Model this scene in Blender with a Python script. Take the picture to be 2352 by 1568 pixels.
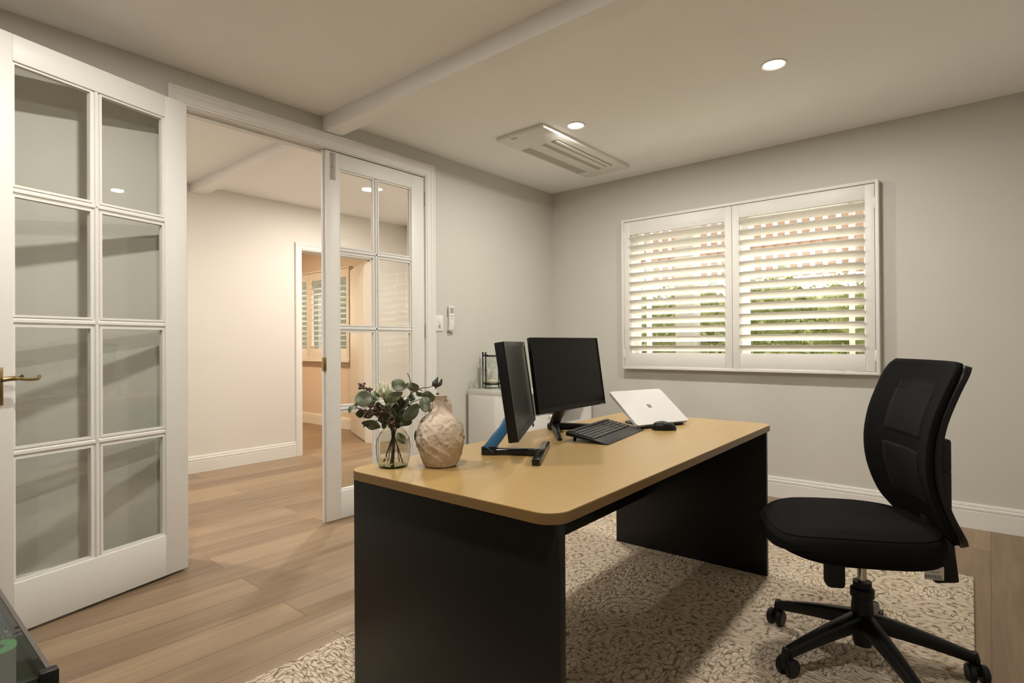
import bpy, bmesh, math, random
from mathutils import Vector, Matrix
for o in list(bpy.data.objects): bpy.data.objects.remove(o, do_unlink=True)
S = bpy.context.scene
COL = S.collection
R = math.radians
# ------------------------------------------------------------------ camera
H = 1.08
YAW, PIT, ROL = R(40.150), R(0.2329), R(-0.3695)
FW = Vector((-math.sin(YAW)*math.cos(PIT), math.cos(YAW)*math.cos(PIT), math.sin(PIT)))
r0 = Vector((math.cos(YAW), math.sin(YAW), 0)); u0 = r0.cross(FW)
RT = r0*math.cos(ROL) + u0*math.sin(ROL); UP = u0*math.cos(ROL) - r0*math.sin(ROL)
cam = bpy.data.objects.new('camera', bpy.data.cameras.new('camera')); COL.objects.link(cam)
cam.matrix_world = Matrix(((RT.x, UP.x, -FW.x, 0), (RT.y, UP.y, -FW.y, 0), (RT.z, UP.z, -FW.z, H), (0, 0, 0, 1)))
cam.data.sensor_width = 36.0; cam.data.lens = 1298.186/2352*36
cam.data.clip_start = 0.02; cam.data.clip_end = 200
S.camera = cam
# ------------------------------------------------------------------ colour, world, sun
S.view_settings.view_transform = 'Standard'; S.view_settings.look = 'None'
S.view_settings.gamma = 1.0; S.view_settings.exposure = 0.07; S.view_settings.use_curve_mapping = False
W = bpy.data.worlds.new('sky'); S.world = W; W.use_nodes = True
W.node_tree.nodes['Background'].inputs[0].default_value = (1.0, 0.955, 0.875, 1)
W.node_tree.nodes['Background'].inputs[1].default_value = 5.0
SUN_E, DOWN_E, HALL_E, FAR_E = 21.0, 20.5, 35.0, 46.0
WARM = (1.0, 0.95, 0.875)
def add_light(name, typ, energy, color, loc, parent=None, size=0.07):
    l = bpy.data.lights.new(name, typ); l.energy = energy; l.color = color
    o = bpy.data.objects.new(name, l); COL.objects.link(o); o.location = loc
    if typ == 'AREA': l.shape = 'DISK'; l.size = size
    if parent: o.parent = parent
    return o
sun = add_light('sun', 'SUN', SUN_E, (1, 0.95, 0.87), (0, 9, 8)); sun.data.angle = R(1.5)
sun.rotation_euler = Vector((-0.2, -0.46, -0.865)).to_track_quat('-Z', 'Y').to_euler()

# ------------------------------------------------------------------ materials
def nodes(name):
    m = bpy.data.materials.new(name); m.use_nodes = True
    nt = m.node_tree; return m, nt, nt.nodes['Principled BSDF']
def link(nt, a, b): nt.links.new(a, b)
def pm(name, c, rough=0.5, metal=0.0, var=0.04, vs=8.0, bump=0.0, bs=200.0, spec=0.5, coat=0.0, sheen=0.0):
    m, nt, b = nodes(name)
    tc = nt.nodes.new('ShaderNodeTexCoord')
    n = nt.nodes.new('ShaderNodeTexNoise'); n.inputs['Scale'].default_value = vs; n.inputs['Detail'].default_value = 4
    link(nt, tc.outputs['Object'], n.inputs['Vector'])
    mx = nt.nodes.new('ShaderNodeMix'); mx.data_type = 'RGBA'
    mx.inputs[6].default_value = tuple(v*(1-var) for v in c)+(1,); mx.inputs[7].default_value = tuple(min(1, v*(1+var)) for v in c)+(1,)
    link(nt, n.outputs['Fac'], mx.inputs[0]); link(nt, mx.outputs[2], b.inputs['Base Color'])
    b.inputs['Roughness'].default_value = rough; b.inputs['Metallic'].default_value = metal
    b.inputs['Specular IOR Level'].default_value = spec; b.inputs['Coat Weight'].default_value = coat
    b.inputs['Sheen Weight'].default_value = sheen
    if bump:
        n2 = nt.nodes.new('ShaderNodeTexNoise'); n2.inputs['Scale'].default_value = bs; n2.inputs['Detail'].default_value = 2
        link(nt, tc.outputs['Object'], n2.inputs['Vector'])
        bp = nt.nodes.new('ShaderNodeBump'); bp.inputs['Strength'].default_value = bump; bp.inputs['Distance'].default_value = 0.002
        link(nt, n2.outputs['Fac'], bp.inputs['Height']); link(nt, bp.outputs['Normal'], b.inputs['Normal'])
    return m
def math_node(nt, op, a, b=None):
    n = nt.nodes.new('ShaderNodeMath'); n.operation = op
    for i, v in enumerate((a, b)):
        if v is None: continue
        if isinstance(v, (int, float)): n.inputs[i].default_value = v
        else: link(nt, v, n.inputs[i])
    return n.outputs[0]
def emit(name, c, s):
    m = bpy.data.materials.new(name); m.use_nodes = True; nt = m.node_tree
    nt.nodes.remove(nt.nodes['Principled BSDF']); e = nt.nodes.new('ShaderNodeEmission')
    e.inputs[0].default_value = c+(1,); e.inputs[1].default_value = s
    link(nt, e.outputs[0], nt.nodes['Material Output'].inputs[0]); return m
def thin_glass(name, tint=(0.95, 0.97, 0.95), refl=1.0, ior=1.5):
    m = bpy.data.materials.new(name); m.use_nodes = True; nt = m.node_tree
    nt.nodes.remove(nt.nodes['Principled BSDF'])
    t = nt.nodes.new('ShaderNodeBsdfTransparent'); t.inputs[0].default_value = tint+(1,)
    g = nt.nodes.new('ShaderNodeBsdfGlossy'); g.inputs['Roughness'].default_value = 0.0; g.inputs[0].default_value = (1, 1, 1, 1)
    f = nt.nodes.new('ShaderNodeFresnel'); f.inputs['IOR'].default_value = ior
    geo = nt.nodes.new('ShaderNodeNewGeometry')   # only the outer face of a pane mirrors, so thin panes never turn opaque
    k = math_node(nt, 'MULTIPLY', math_node(nt, 'MULTIPLY', f.outputs[0], refl*1.7), math_node(nt, 'SUBTRACT', 1.0, geo.outputs['Backfacing']))
    k.node.use_clamp = True
    mx = nt.nodes.new('ShaderNodeMixShader'); link(nt, k, mx.inputs[0]); link(nt, t.outputs[0], mx.inputs[1]); link(nt, g.outputs[0], mx.inputs[2])
    link(nt, mx.outputs[0], nt.nodes['Material Output'].inputs[0]); return m
def wood(name, plank, c1, c2, w=0.19, l=1.9, gap=0.0018, rough=0.4, grain=1.0):
    m, nt, b = nodes(name)
    tc = nt.nodes.new('ShaderNodeTexCoord'); sp = nt.nodes.new('ShaderNodeSeparateXYZ'); cb = nt.nodes.new('ShaderNodeCombineXYZ')
    link(nt, tc.outputs['Object'], sp.inputs[0]); link(nt, sp.outputs['Y'], cb.inputs['X']); link(nt, sp.outputs['X'], cb.inputs['Y'])
    g = nt.nodes.new('ShaderNodeTexNoise'); g.inputs['Scale'].default_value = 1.0; g.inputs['Detail'].default_value = 6; g.inputs['Distortion'].default_value = 0.6
    mp = nt.nodes.new('ShaderNodeMapping'); mp.inputs['Scale'].default_value = (1.6, 28, 1) if plank else (3, 60, 1)
    link(nt, cb.outputs[0], mp.inputs[0])
    col = nt.nodes.new('ShaderNodeMix'); col.data_type = 'RGBA'
    col.inputs[6].default_value = c1+(1,); col.inputs[7].default_value = c2+(1,)
    if plank:
        br = nt.nodes.new('ShaderNodeTexBrick'); br.offset = 0.37; br.offset_frequency = 2
        br.inputs['Color1'].default_value = (0, 0, 0, 1); br.inputs['Color2'].default_value = (1, 1, 1, 1); br.inputs['Mortar'].default_value = (0.5, 0.5, 0.5, 1)
        br.inputs['Scale'].default_value = 1; br.inputs['Mortar Size'].default_value = gap; br.inputs['Mortar Smooth'].default_value = 0.2
        br.inputs['Brick Width'].default_value = l; br.inputs['Row Height'].default_value = w
        link(nt, cb.outputs[0], br.inputs['Vector'])
        # shift the grain on every board
        sh = nt.nodes.new('ShaderNodeVectorMath'); sh.operation = 'MULTIPLY_ADD'; sh.inputs[1].default_value = (7, 11, 5)
        link(nt, br.outputs['Color'], sh.inputs[0]); link(nt, mp.outputs[0], sh.inputs[2]); link(nt, sh.outputs[0], g.inputs['Vector'])
        a = math_node(nt, 'MULTIPLY', br.outputs['Color'], 0.55); n2 = math_node(nt, 'MULTIPLY', g.outputs['Fac'], 1.15*grain)
        f = math_node(nt, 'ADD', a, math_node(nt, 'SUBTRACT', n2, 0.32))
        big = nt.nodes.new('ShaderNodeTexNoise'); big.inputs['Scale'].default_value = 2.2; link(nt, mp.outputs[0], big.inputs['Vector'])
        link(nt, f, col.inputs[0])
        dk = nt.nodes.new('ShaderNodeMix'); dk.data_type = 'RGBA'; dk.blend_type = 'MULTIPLY'; dk.inputs[7].default_value = (0.45, 0.36, 0.3, 1)
        link(nt, br.outputs['Fac'], dk.inputs[0]); link(nt, col.outputs[2], dk.inputs[6]); link(nt, dk.outputs[2], b.inputs['Base Color'])
    else:
        link(nt, mp.outputs[0], g.inputs['Vector']); link(nt, g.outputs['Fac'], col.inputs[0]); link(nt, col.outputs[2], b.inputs['Base Color'])
    b.inputs['Roughness'].default_value = rough
    return m
def rug_mat():
    m, nt, b = nodes('rug_wool')
    tc = nt.nodes.new('ShaderNodeTexCoord')
    # warp
    wn = nt.nodes.new('ShaderNodeTexNoise'); wn.inputs['Scale'].default_value = 14; wn.inputs['Detail'].default_value = 3
    link(nt, tc.outputs['Object'], wn.inputs['Vector'])
    w1 = nt.nodes.new('ShaderNodeVectorMath'); w1.operation = 'SUBTRACT'; w1.inputs[1].default_value = (0.5, 0.5, 0.5); link(nt, wn.outputs['Color'], w1.inputs[0])
    w2 = nt.nodes.new('ShaderNodeVectorMath'); w2.operation = 'MULTIPLY_ADD'; w2.inputs[1].default_value = (0.045, 0.045, 0)
    link(nt, w1.outputs[0], w2.inputs[0]); link(nt, tc.outputs['Object'], w2.inputs[2])
    sp = nt.nodes.new('ShaderNodeSeparateXYZ'); link(nt, w2.outputs[0], sp.inputs[0])
    # rows of carved ovals: cell 0.16 x 0.11
    fx = math_node(nt, 'SUBTRACT', math_node(nt, 'FRACT', math_node(nt, 'MULTIPLY', sp.outputs['X'], 7.0)), 0.5)
    fy = math_node(nt, 'SUBTRACT', math_node(nt, 'FRACT', math_node(nt, 'MULTIPLY', sp.outputs['Y'], 5.2)), 0.5)
    d = math_node(nt, 'SQRT', math_node(nt, 'ADD', math_node(nt, 'MULTIPLY', fx, fx), math_node(nt, 'MULTIPLY', fy, fy)))
    ring = math_node(nt, 'SINE', math_node(nt, 'MULTIPLY', d, 30.0))
    ring = math_node(nt, 'MULTIPLY_ADD', ring, 0.5); ring.node.inputs[2].default_value = 0.5
    # twisted yarn loops
    cracks = []
    for sc_ in ((24, 74, 20), (66, 28, 20)):
        mp = nt.nodes.new('ShaderNodeMapping'); mp.inputs['Scale'].default_value = sc_; link(nt, w2.outputs[0], mp.inputs[0])
        vo = nt.nodes.new('ShaderNodeTexVoronoi'); vo.feature = 'DISTANCE_TO_EDGE'; vo.inputs['Scale'].default_value = 1.0
        link(nt, mp.outputs[0], vo.inputs['Vector'])
        ck = nt.nodes.new('ShaderNodeMapRange'); ck.inputs[1].default_value = 0.0; ck.inputs[2].default_value = 0.20; ck.clamp = True
        link(nt, vo.outputs['Distance'], ck.inputs[0]); cracks.append(ck.outputs[0])
    ms_ = nt.nodes.new('ShaderNodeTexVoronoi'); ms_.inputs['Scale'].default_value = 9.0; link(nt, w2.outputs[0], ms_.inputs['Vector'])
    pick = math_node(nt, 'GREATER_THAN', ms_.outputs['Color'], 0.5)
    cmix = nt.nodes.new('ShaderNodeMix'); cmix.data_type = 'FLOAT'
    link(nt, pick, cmix.inputs[0]); link(nt, cracks[0], cmix.inputs[2]); link(nt, cracks[1], cmix.inputs[3])
    h = math_node(nt, 'ADD', math_node(nt, 'MULTIPLY', cmix.outputs[0], 0.69), math_node(nt, 'MULTIPLY', ring, 0.31))
    fine = nt.nodes.new('ShaderNodeTexNoise'); fine.inputs['Scale'].default_value = 260; link(nt, tc.outputs['Object'], fine.inputs['Vector'])
    h2 = math_node(nt, 'ADD', h, math_node(nt, 'MULTIPLY', fine.outputs['Fac'], 0.42))
    cr = nt.nodes.new('ShaderNodeValToRGB'); e = cr.color_ramp.elements
    e[0].position = 0.26; e[0].color = (0.16, 0.11, 0.07, 1); e[1].position = 0.66; e[1].color = (0.62, 0.515, 0.385, 1)
    e2 = cr.color_ramp.elements.new(1.0); e2.color = (0.71, 0.60, 0.465, 1)
    link(nt, h2, cr.inputs[0]); link(nt, cr.outputs[0], b.inputs['Base Color'])
    bp = nt.nodes.new('ShaderNodeBump'); bp.inputs['Strength'].default_value = 0.9; bp.inputs['Distance'].default_value = 0.006
    link(nt, h2, bp.inputs['Height']); link(nt, bp.outputs['Normal'], b.inputs['Normal'])
    b.inputs['Roughness'].default_value = 0.95; b.inputs['Specular IOR Level'].default_value = 0.1
    return m
M = dict(
    wall=pm('wall_paint', (0.58, 0.565, 0.51), 0.6, var=0.015, vs=3, bump=0.05, bs=350),
    ceil=pm('ceiling_paint', (0.91, 0.90, 0.885), 0.8, var=0.01, vs=2),
    white=pm('white_enamel', (0.76, 0.745, 0.70), 0.45, var=0.012, vs=5),
    hallw=pm('hall_wall_paint', (0.70, 0.665, 0.61), 0.6, var=0.015, vs=3),
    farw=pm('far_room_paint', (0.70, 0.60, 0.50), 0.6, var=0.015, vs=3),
    floor=wood('oak_boards', True, (0.16, 0.104, 0.06), (0.338, 0.236, 0.142)),
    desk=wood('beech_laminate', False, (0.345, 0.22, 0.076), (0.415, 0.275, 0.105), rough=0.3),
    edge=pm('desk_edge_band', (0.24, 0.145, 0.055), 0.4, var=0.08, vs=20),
    dark=pm('charcoal_laminate', (0.0085, 0.0075, 0.007), 0.45, var=0.1, vs=60, spec=0.3),
    fabric=pm('black_fabric', (0.0065, 0.0062, 0.006), 0.9, var=0.15, vs=300, bump=0.5, bs=900, spec=0.1),
    mesh=pm('black_mesh_fabric', (0.0085, 0.0082, 0.0078), 0.85, var=0.3, vs=500, bump=0.4, bs=1200, spec=0.15),
    plast=pm('black_plastic', (0.006, 0.0058, 0.0055), 0.42, var=0.1, vs=30, spec=0.3),
    gloss=pm('glossy_black_plastic', (0.008, 0.008, 0.008), 0.12, var=0.1, vs=10),
    screen=pm('dark_screen', (0.0035, 0.0033, 0.003), 0.35, var=0.05, vs=4, spec=0.18),
    bluegloss=pm('blue_sheen_plastic', (0.03, 0.115, 0.22), 0.25, var=0.1, vs=10),
    chrome=pm('chrome', (0.62, 0.6, 0.56), 0.22, 1.0, var=0.03),
    steel=pm('satin_steel', (0.5, 0.48, 0.44), 0.38, 1.0, var=0.05, vs=60),
    brass=pm('aged_brass', (0.36, 0.26, 0.13), 0.3, 1.0, var=0.1, vs=40),
    alu=pm('silver_lid', (0.63, 0.62, 0.60), 0.4, 0.0, var=0.01, vs=10),
    logo=pm('grey_logo', (0.22, 0.21, 0.19), 0.3, 0.3, var=0.02),
    key=pm('keycap', (0.035, 0.034, 0.032), 0.5, var=0.15, vs=80),
    clay=pm('beige_clay', (0.60, 0.485, 0.375), 0.9, var=0.28, vs=34, bump=1.0, bs=95),
    leafg=pm('eucalyptus_leaf', (0.15, 0.172, 0.108), 0.5, var=0.25, vs=25),
    leafd=pm('dark_leaf', (0.072, 0.086, 0.046), 0.5, var=0.3, vs=25),
    stem=pm('brown_stem', (0.07, 0.05, 0.03), 0.6, var=0.2, vs=60),
    petal=pm('cream_petal', (0.66, 0.66, 0.48), 0.5, var=0.08, vs=30),
    berry=pm('brown_berry', (0.11, 0.055, 0.035), 0.5, var=0.3, vs=60),
    pod=pm('dark_seed_pod', (0.05, 0.05, 0.035), 0.5, var=0.2, vs=60),
    louvre=pm('louvre_paint', (0.84, 0.81, 0.75), 0.35, var=0.01, vs=5),
    terracotta=pm('terracotta_slat', (0.22, 0.125, 0.085), 0.8, var=0.15, vs=6),
    post=pm('grey_timber', (0.23, 0.21, 0.19), 0.8, var=0.1, vs=10),
    hedge=pm('hedge_leaf', (0.19, 0.205, 0.07), 0.6, var=0.5, vs=9),
    paleground=pm('pale_bounce_ground', (0.66, 0.62, 0.56), 0.9, var=0.3, vs=8),  # ground colour paled so sunlight bounces up to the ceiling
    rug=rug_mat(),
    grey=pm('vent_grey', (0.44, 0.41, 0.37), 0.6, var=0.03),
    ventdark=pm('vent_shadow_slot', (0.17, 0.155, 0.13), 0.7, var=0.03),
    wp=pm('white_plastic', (0.78, 0.76, 0.71), 0.35, var=0.01),
    gp=pm('grey_button', (0.36, 0.34, 0.30), 0.5, var=0.03),
    pcb=pm('green_circuit_board', (0.03, 0.10, 0.055), 0.4, var=0.6, vs=60),
    gasket=pm('shadow_gap', (0.06, 0.05, 0.04), 0.8),
    sand=pm('pale_sand', (0.6, 0.52, 0.4), 0.9, var=0.1, vs=200),
    tag=pm('white_tag', (0.72, 0.70, 0.66), 0.6, var=0.02),
    lamp=emit('lamp_lens', (1.0, 0.93, 0.82), 22.0),
    led=emit('green_led', (0.14, 0.55, 0.14), 0.6), led2=emit('teal_led', (0.08, 0.3, 0.22), 0.3), ledb=emit('blue_led', (0.14, 0.24, 0.42), 0.30), ledy=emit('amber_led', (0.7, 0.65, 0.3), 0.5),
    pane=thin_glass('door_glass', (0.98, 0.99, 0.98), 1.05), wpane=thin_glass('window_glass', (0.93, 0.95, 0.93)),
    vglass=thin_glass('vase_glass', (0.93, 0.94, 0.91), 1.6), pcglass=thin_glass('smoked_glass', (0.60, 0.64, 0.58), 0.45),
    water=thin_glass('water', (0.95, 0.94, 0.86), 0.9, 1.33))

# ------------------------------------------------------------------ mesh helpers
class MB:
    def __init__(s): s.b = bmesh.new()
    def box(s, lo, hi, mat=None, bev=0.0, seg=2):
        lo, hi = Vector(lo), Vector(hi)
        r = bmesh.ops.create_cube(s.b, size=1.0); vs = r['verts']
        for v in vs: v.co = Vector((lo[i]+(v.co[i]+0.5)*(hi[i]-lo[i]) for i in range(3)))
        if bev:
            es = list({e for v in vs for e in v.link_edges})
            q = bmesh.ops.bevel(s.b, geom=es, offset=bev, segments=seg, affect='EDGES', profile=0.5)
            vs = list({v for f in q['faces'] for v in f.verts} | {v for v in vs if v.is_valid})
        if mat is not None:
            for v in vs: v.co = mat @ v.co
        return s
    def tube(s, pts, rad, n=10, cap=True):
        pts = [Vector(p) for p in pts]; k = len(pts)
        rad = [rad]*k if isinstance(rad, (int, float)) else rad
        rings = []; ref = None
        for i, p in enumerate(pts):
            t = (pts[min(i+1, k-1)]-pts[max(i-1, 0)]).normalized()
            if ref is None: ref = t.orthogonal().normalized()
            ref = (ref - t*ref.dot(t)); ref = ref.normalized() if ref.length > 1e-6 else t.orthogonal().normalized()
            c = t.cross(ref)
            rings.append([s.b.verts.new(p+(ref*math.cos(2*math.pi*j/n)+c*math.sin(2*math.pi*j/n))*rad[i]) for j in range(n)])
        for a, b_ in zip(rings, rings[1:]):
            for j in range(n): s.b.faces.new((a[j], a[(j+1) % n], b_[(j+1) % n], b_[j]))
        if cap: s.b.faces.new(rings[0][::-1]); s.b.faces.new(rings[-1])
        return s
    def lathe(s, prof, c=(0, 0, 0), n=40, mat=None, closed=False):
        c = Vector(c); rings = []
        for r, z in prof:
            if r < 1e-6: rings.append([s.b.verts.new(c+Vector((0, 0, z)))])
            else: rings.append([s.b.verts.new(c+Vector((r*math.cos(2*math.pi*j/n), r*math.sin(2*math.pi*j/n), z))) for j in range(n)])
        for a, b_ in zip(rings, rings[1:]):
            for j in range(n):
                k = (j+1) % n
                if len(a) == 1 and len(b_) == 1: continue
                if len(a) == 1: s.b.faces.new((a[0], b_[k], b_[j]))
                elif len(b_) == 1: s.b.faces.new((a[j], a[k], b_[0]))
                else: s.b.faces.new((a[j], a[k], b_[k], b_[j]))
        if mat is not None:
            for q in rings:
                for v in q: v.co = mat @ v.co
        return s
    def prism(s, poly, d, mat=None):
        """poly: list of (a,b); extruded along third axis from d[0] to d[1] -> coordinates (a,b,t)"""
        A = [s.b.verts.new((a, b_, d[0])) for a, b_ in poly]; B = [s.b.verts.new((a, b_, d[1])) for a, b_ in poly]
        n = len(poly); s.b.faces.new(A[::-1]); s.b.faces.new(B)
        for j in range(n): s.b.faces.new((A[j], A[(j+1) % n], B[(j+1) % n], B[j]))
        if mat is not None:
            for v in A+B: v.co = mat @ v.co
        return s
    def grid(s, fn, nu, nv, closed_u=False):
        V = [[s.b.verts.new(fn(i/(nu if closed_u else nu-1), j/(nv-1))) for j in range(nv)] for i in range(nu)]
        for i in range(nu if closed_u else nu-1):
            for j in range(nv-1):
                s.b.faces.new((V[i][j], V[(i+1) % nu][j], V[(i+1) % nu][j+1], V[i][j+1]))
        return V
    def ball(s, c, r, sx=1, sy=1, sz=1, n=10):
        q = bmesh.ops.create_uvsphere(s.b, u_segments=n, v_segments=max(6, n*2//3), radius=r)
        for v in q['verts']: v.co = Vector((v.co.x*sx, v.co.y*sy, v.co.z*sz))+Vector(c)
        return s
    def build(s, name, m, parent=None, bevel=0.0, smooth=True, solid=0.0, sub=0, angle=35):
        bmesh.ops.recalc_face_normals(s.b, faces=s.b.faces[:])
        me = bpy.data.meshes.new(name); s.b.to_mesh(me); s.b.free()
        me.materials.append(M[m] if isinstance(m, str) else m)
        if smooth:
            for p in me.polygons: p.use_smooth = True
            me.set_sharp_from_angle(angle=R(angle))
        o = bpy.data.objects.new(name, me); COL.objects.link(o)
        if solid: q = o.modifiers.new('thick', 'SOLIDIFY'); q.thickness = solid; q.offset = 0
        if sub: q = o.modifiers.new('sub', 'SUBSURF'); q.levels = sub; q.render_levels = sub
        if bevel: q = o.modifiers.new('bev', 'BEVEL'); q.width = bevel; q.segments = 2; q.limit_method = 'ANGLE'; q.angle_limit = R(40)
        if parent: o.parent = parent
        return o
def tag(o, label, cat, group=None, kind=None):
    o['label'] = label; o['category'] = cat
    if group: o['group'] = group
    if kind: o['kind'] = kind
    return o
def thing(name, label, cat, loc=(0, 0, 0), rz=0.0, group=None):
    o = bpy.data.objects.new(name, None); o.empty_display_size = 0.1; COL.objects.link(o)
    o.location = loc; o.rotation_euler = (0, 0, rz); return tag(o, label, cat, group)
def struct(o, label, cat): return tag(o, label, cat, kind='structure')
def lab(o, l): o['label'] = l; return o
def smooth_pts(P, n=6):
    P = [Vector(p) for p in P]; out = []
    for i in range(len(P)-1):
        a, b, c, d = P[max(i-1, 0)], P[i], P[i+1], P[min(i+2, len(P)-1)]
        for k in range(n):
            t = k/n
            out.append(0.5*((2*b)+(c-a)*t+(2*a-5*b+4*c-d)*t*t+(3*b-a-3*c+d)*t**3))
    out.append(P[-1]); return out
def along_y(x, sx):   # maps prism (a=out of wall, b=z, t) to wall running along Y at x, sx = direction out of the wall
    return Matrix(((sx, 0, 0, x), (0, 0, 1, 0), (0, 1, 0, 0), (0, 0, 0, 1)))
def along_x(y, sy):
    return Matrix(((0, 0, 1, 0), (sy, 0, 0, y), (0, 1, 0, 0), (0, 0, 0, 1)))

# ------------------------------------------------------------------ setting
XW, YW, ZC = -3.056, 4.211, 2.454
XH = -5.17                        # far wall of the hall
XR, YB = 0.78, -2.4
struct(MB().box((-8.7, YB-0.2, -0.1), (XR+0.2, YW+0.12, 0.0)).build('floor', 'floor', smooth=False), 'oak plank floor running through office, hall and far room', 'floor')
struct(MB().box((-8.7, YB-0.2, ZC), (XR+0.2, YW+0.12, ZC+0.1)).build('ceiling', 'ceil', smooth=False), 'flat white plaster ceiling over office and hall', 'ceiling')
OY0, OY1, OZ = 1.105, 2.668, 2.275  # opening of the french doors
b = MB(); T = 0.115
b.box((XW-T/2, YB, 0), (XW, OY0, ZC)).box((XW-T/2, OY1, 0), (XW, YW, ZC)).box((XW-T/2, OY0, OZ), (XW, OY1, ZC))
struct(b.build('wall_left', 'wall', smooth=False), 'pale grey-green wall with the french door opening', 'wall')
b = MB()
b.box((XW-T, YB, 0), (XW-T/2, OY0, ZC)).box((XW-T, OY1, 0), (XW-T/2, YW, ZC)).box((XW-T, OY0, OZ), (XW-T/2, OY1, ZC))
struct(b.build('wall_hall_side', 'hallw', smooth=False), 'hall side of the french door wall', 'wall')
WX0, WX1, WZ0, WZ1 = -2.262, -0.562, 0.925, 2.04
b = MB(); x0 = XW
b.box((x0, YW, 0), (WX0, YW+0.12, ZC)).box((WX1, YW, 0), (XR, YW+0.12, ZC)).box((WX0, YW, 0), (WX1, YW+0.12, WZ0)).box((WX0, YW, WZ1), (WX1, YW+0.12, ZC))
struct(b.build('wall_back', 'wall', smooth=False), 'pale grey-green wall behind the desk with shuttered window', 'wall')
struct(MB().box((XR, YB, 0), (XR+0.1, YW+0.12, ZC)).build('wall_right', 'wall', smooth=False), 'plain pale wall on the right side outside the view', 'wall')
struct(MB().box((-5.29, YB-0.1, 0), (XR+0.1, YB, ZC)).build('wall_front', 'wall', smooth=False), 'plain pale wall behind the camera', 'wall')
struct(MB().box((XH, YW, 0), (XW-T, YW+0.12, ZC)).build('wall_hall_end', 'hallw', smooth=False), 'cream end wall of the hall beyond the french doors', 'wall')
HY0, HY1, HZ = 2.915, 3.745, 2.018  # hall door opening
b = MB(); b.box((XH-0.06, YB, 0), (XH, HY0, ZC)).box((XH-0.06, HY1, 0), (XH, YW+0.12, ZC)).box((XH-0.06, HY0, HZ), (XH, HY1, ZC))
struct(b.build('wall_hall', 'hallw', smooth=False), 'cream wall on the far side of the hall', 'wall')
b = MB(); b.box((XH-0.12, YB, 0), (XH-0.06, HY0, ZC)).box((XH-0.12, HY1, 0), (XH-0.06, YW+0.12, ZC)).box((XH-0.12, HY0, HZ), (XH-0.06, HY1, ZC))
struct(b.build('wall_far_room_side', 'farw', smooth=False), 'far room side of the hall wall', 'wall')
FX0, FX1, FZ0, FZ1 = -8.1, -6.2, 0.93, 2.02
b = MB(); YF = 4.19
b.box((-8.6, YF, 0), (FX0, YF+0.12, ZC)).box((FX1, YF, 0), (XH-0.12, YF+0.12, ZC)).box((FX0, YF, 0), (FX1, YF+0.12, FZ0)).box((FX0, YF, FZ1), (FX1, YF+0.12, ZC))
struct(b.build('wall_far_room_back', 'farw', smooth=False), 'peach lit end wall of the far room with shutters', 'wall')
struct(MB().box((-8.7, YB-0.1, 0), (-8.6, YW+0.12, ZC)).build('wall_far_room_left', 'farw', smooth=False), 'outer wall of the far room', 'wall')
struct(MB().box((-8.6, 1.5, 0), (XH-0.12, 1.6, ZC)).build('wall_far_room_front', 'farw', smooth=False), 'near wall of the far room hidden behind the hall', 'wall')
struct(MB().box((XW, 1.868, 2.363), (XR, 1.98, ZC)).build('trim_beam', 'ceil', smooth=False), 'white painted ceiling beam crossing the office above the french doors', 'beam')
struct(MB().box((XH, 1.905, 2.383), (XW-T, 2.02, ZC)).build('trim_hall_beam', 'ceil', smooth=False), 'white ceiling beam crossing the hall', 'beam')
# baseboards
BP = [(0, 0), (0.018, 0), (0.018, 0.098), (0.0135, 0.101), (0.0175, 0.106), (0.0175, 0.118), (0.010, 0.123), (0.0125, 0.128), (0.010, 0.140), (0, 0.142)]
def baseboard(name, segs, label):
    b = MB()
    for ax, pos, sgn, a, c in segs:
        b.prism(BP, (a, c), (along_y if ax == 'y' else along_x)(pos, sgn))
    struct(b.build(name, 'white', smooth=False), label, 'baseboard')
baseboard('baseboard_back', [('x', YW, -1, XW, XR)], 'white moulded skirting along the window wall')
baseboard('baseboard_left', [('y', XW, 1, YB, 1.02), ('y', XW, 1, 2.752, YW)], 'white moulded skirting along the french door wall')
baseboard('baseboard_hall', [('y', XH, 1, YB, HY0-0.065), ('y', XH, 1, HY1+0.065, YW), ('x', YW, -1, XH, XW-T)], 'white moulded skirting along the hall walls')
baseboard('baseboard_far_room', [('x', YF, -1, -8.6, XH-0.12)], 'peach lit skirting in the far room')
# architraves
AP = lambda w: [(0, 0), (0.012, 0), (0.012, w*0.12), (0.016, w*0.16), (0.016, w*0.55), (0.020, w*0.62), (0.020, w*0.80), (0.024, w*0.86), (0.024, w), (0, w)]
def architrave(b, x, sx, y0, y1, z1, w):
    P = AP(w); rings = []
    for st_ in range(4):
        ring = []
        for a_, d in P:
            y, z = ((y0-d, 0), (y0-d, z1+d), (y1+d, z1+d), (y1+d, 0))[st_]
            ring.append(b.b.verts.new((x+sx*a_, y, z)))
        rings.append(ring)
    n = len(P)
    for r1, r2 in zip(rings, rings[1:]):
        for k in range(n): b.b.faces.new((r1[k], r1[(k+1) % n], r2[(k+1) % n], r2[k]))
    b.b.faces.new(rings[0]); b.b.faces.new(rings[-1][::-1])
b = MB(); architrave(b, XW, 1, OY0, OY1, OZ, 0.083); architrave(b, XW-T, -1, OY0, OY1, OZ, 0.083)
J = 0.012
b.box((XW-T-0.003, OY0-0.01, 0), (XW+0.003, OY0+J*0.5, OZ)).box((XW-T-0.003, OY1-J*0.2, 0), (XW+0.003, OY1+0.01, OZ)).box((XW-T-0.003, OY0, OZ-0.006), (XW+0.003, OY1, OZ+0.01))
b.box((XW-0.075, OY0, OZ-0.022), (XW-0.052, OY1, OZ-0.004)); b.box((XW-0.075, OY0+0.004, 0), (XW-0.052, OY0+0.02, OZ))
struct(b.build('trim_french_door_frame', 'white', smooth=False), 'white moulded frame around the french door opening', 'door frame')
b = MB(); architrave(b, XH, 1, HY0, HY1, HZ, 0.066)
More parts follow.
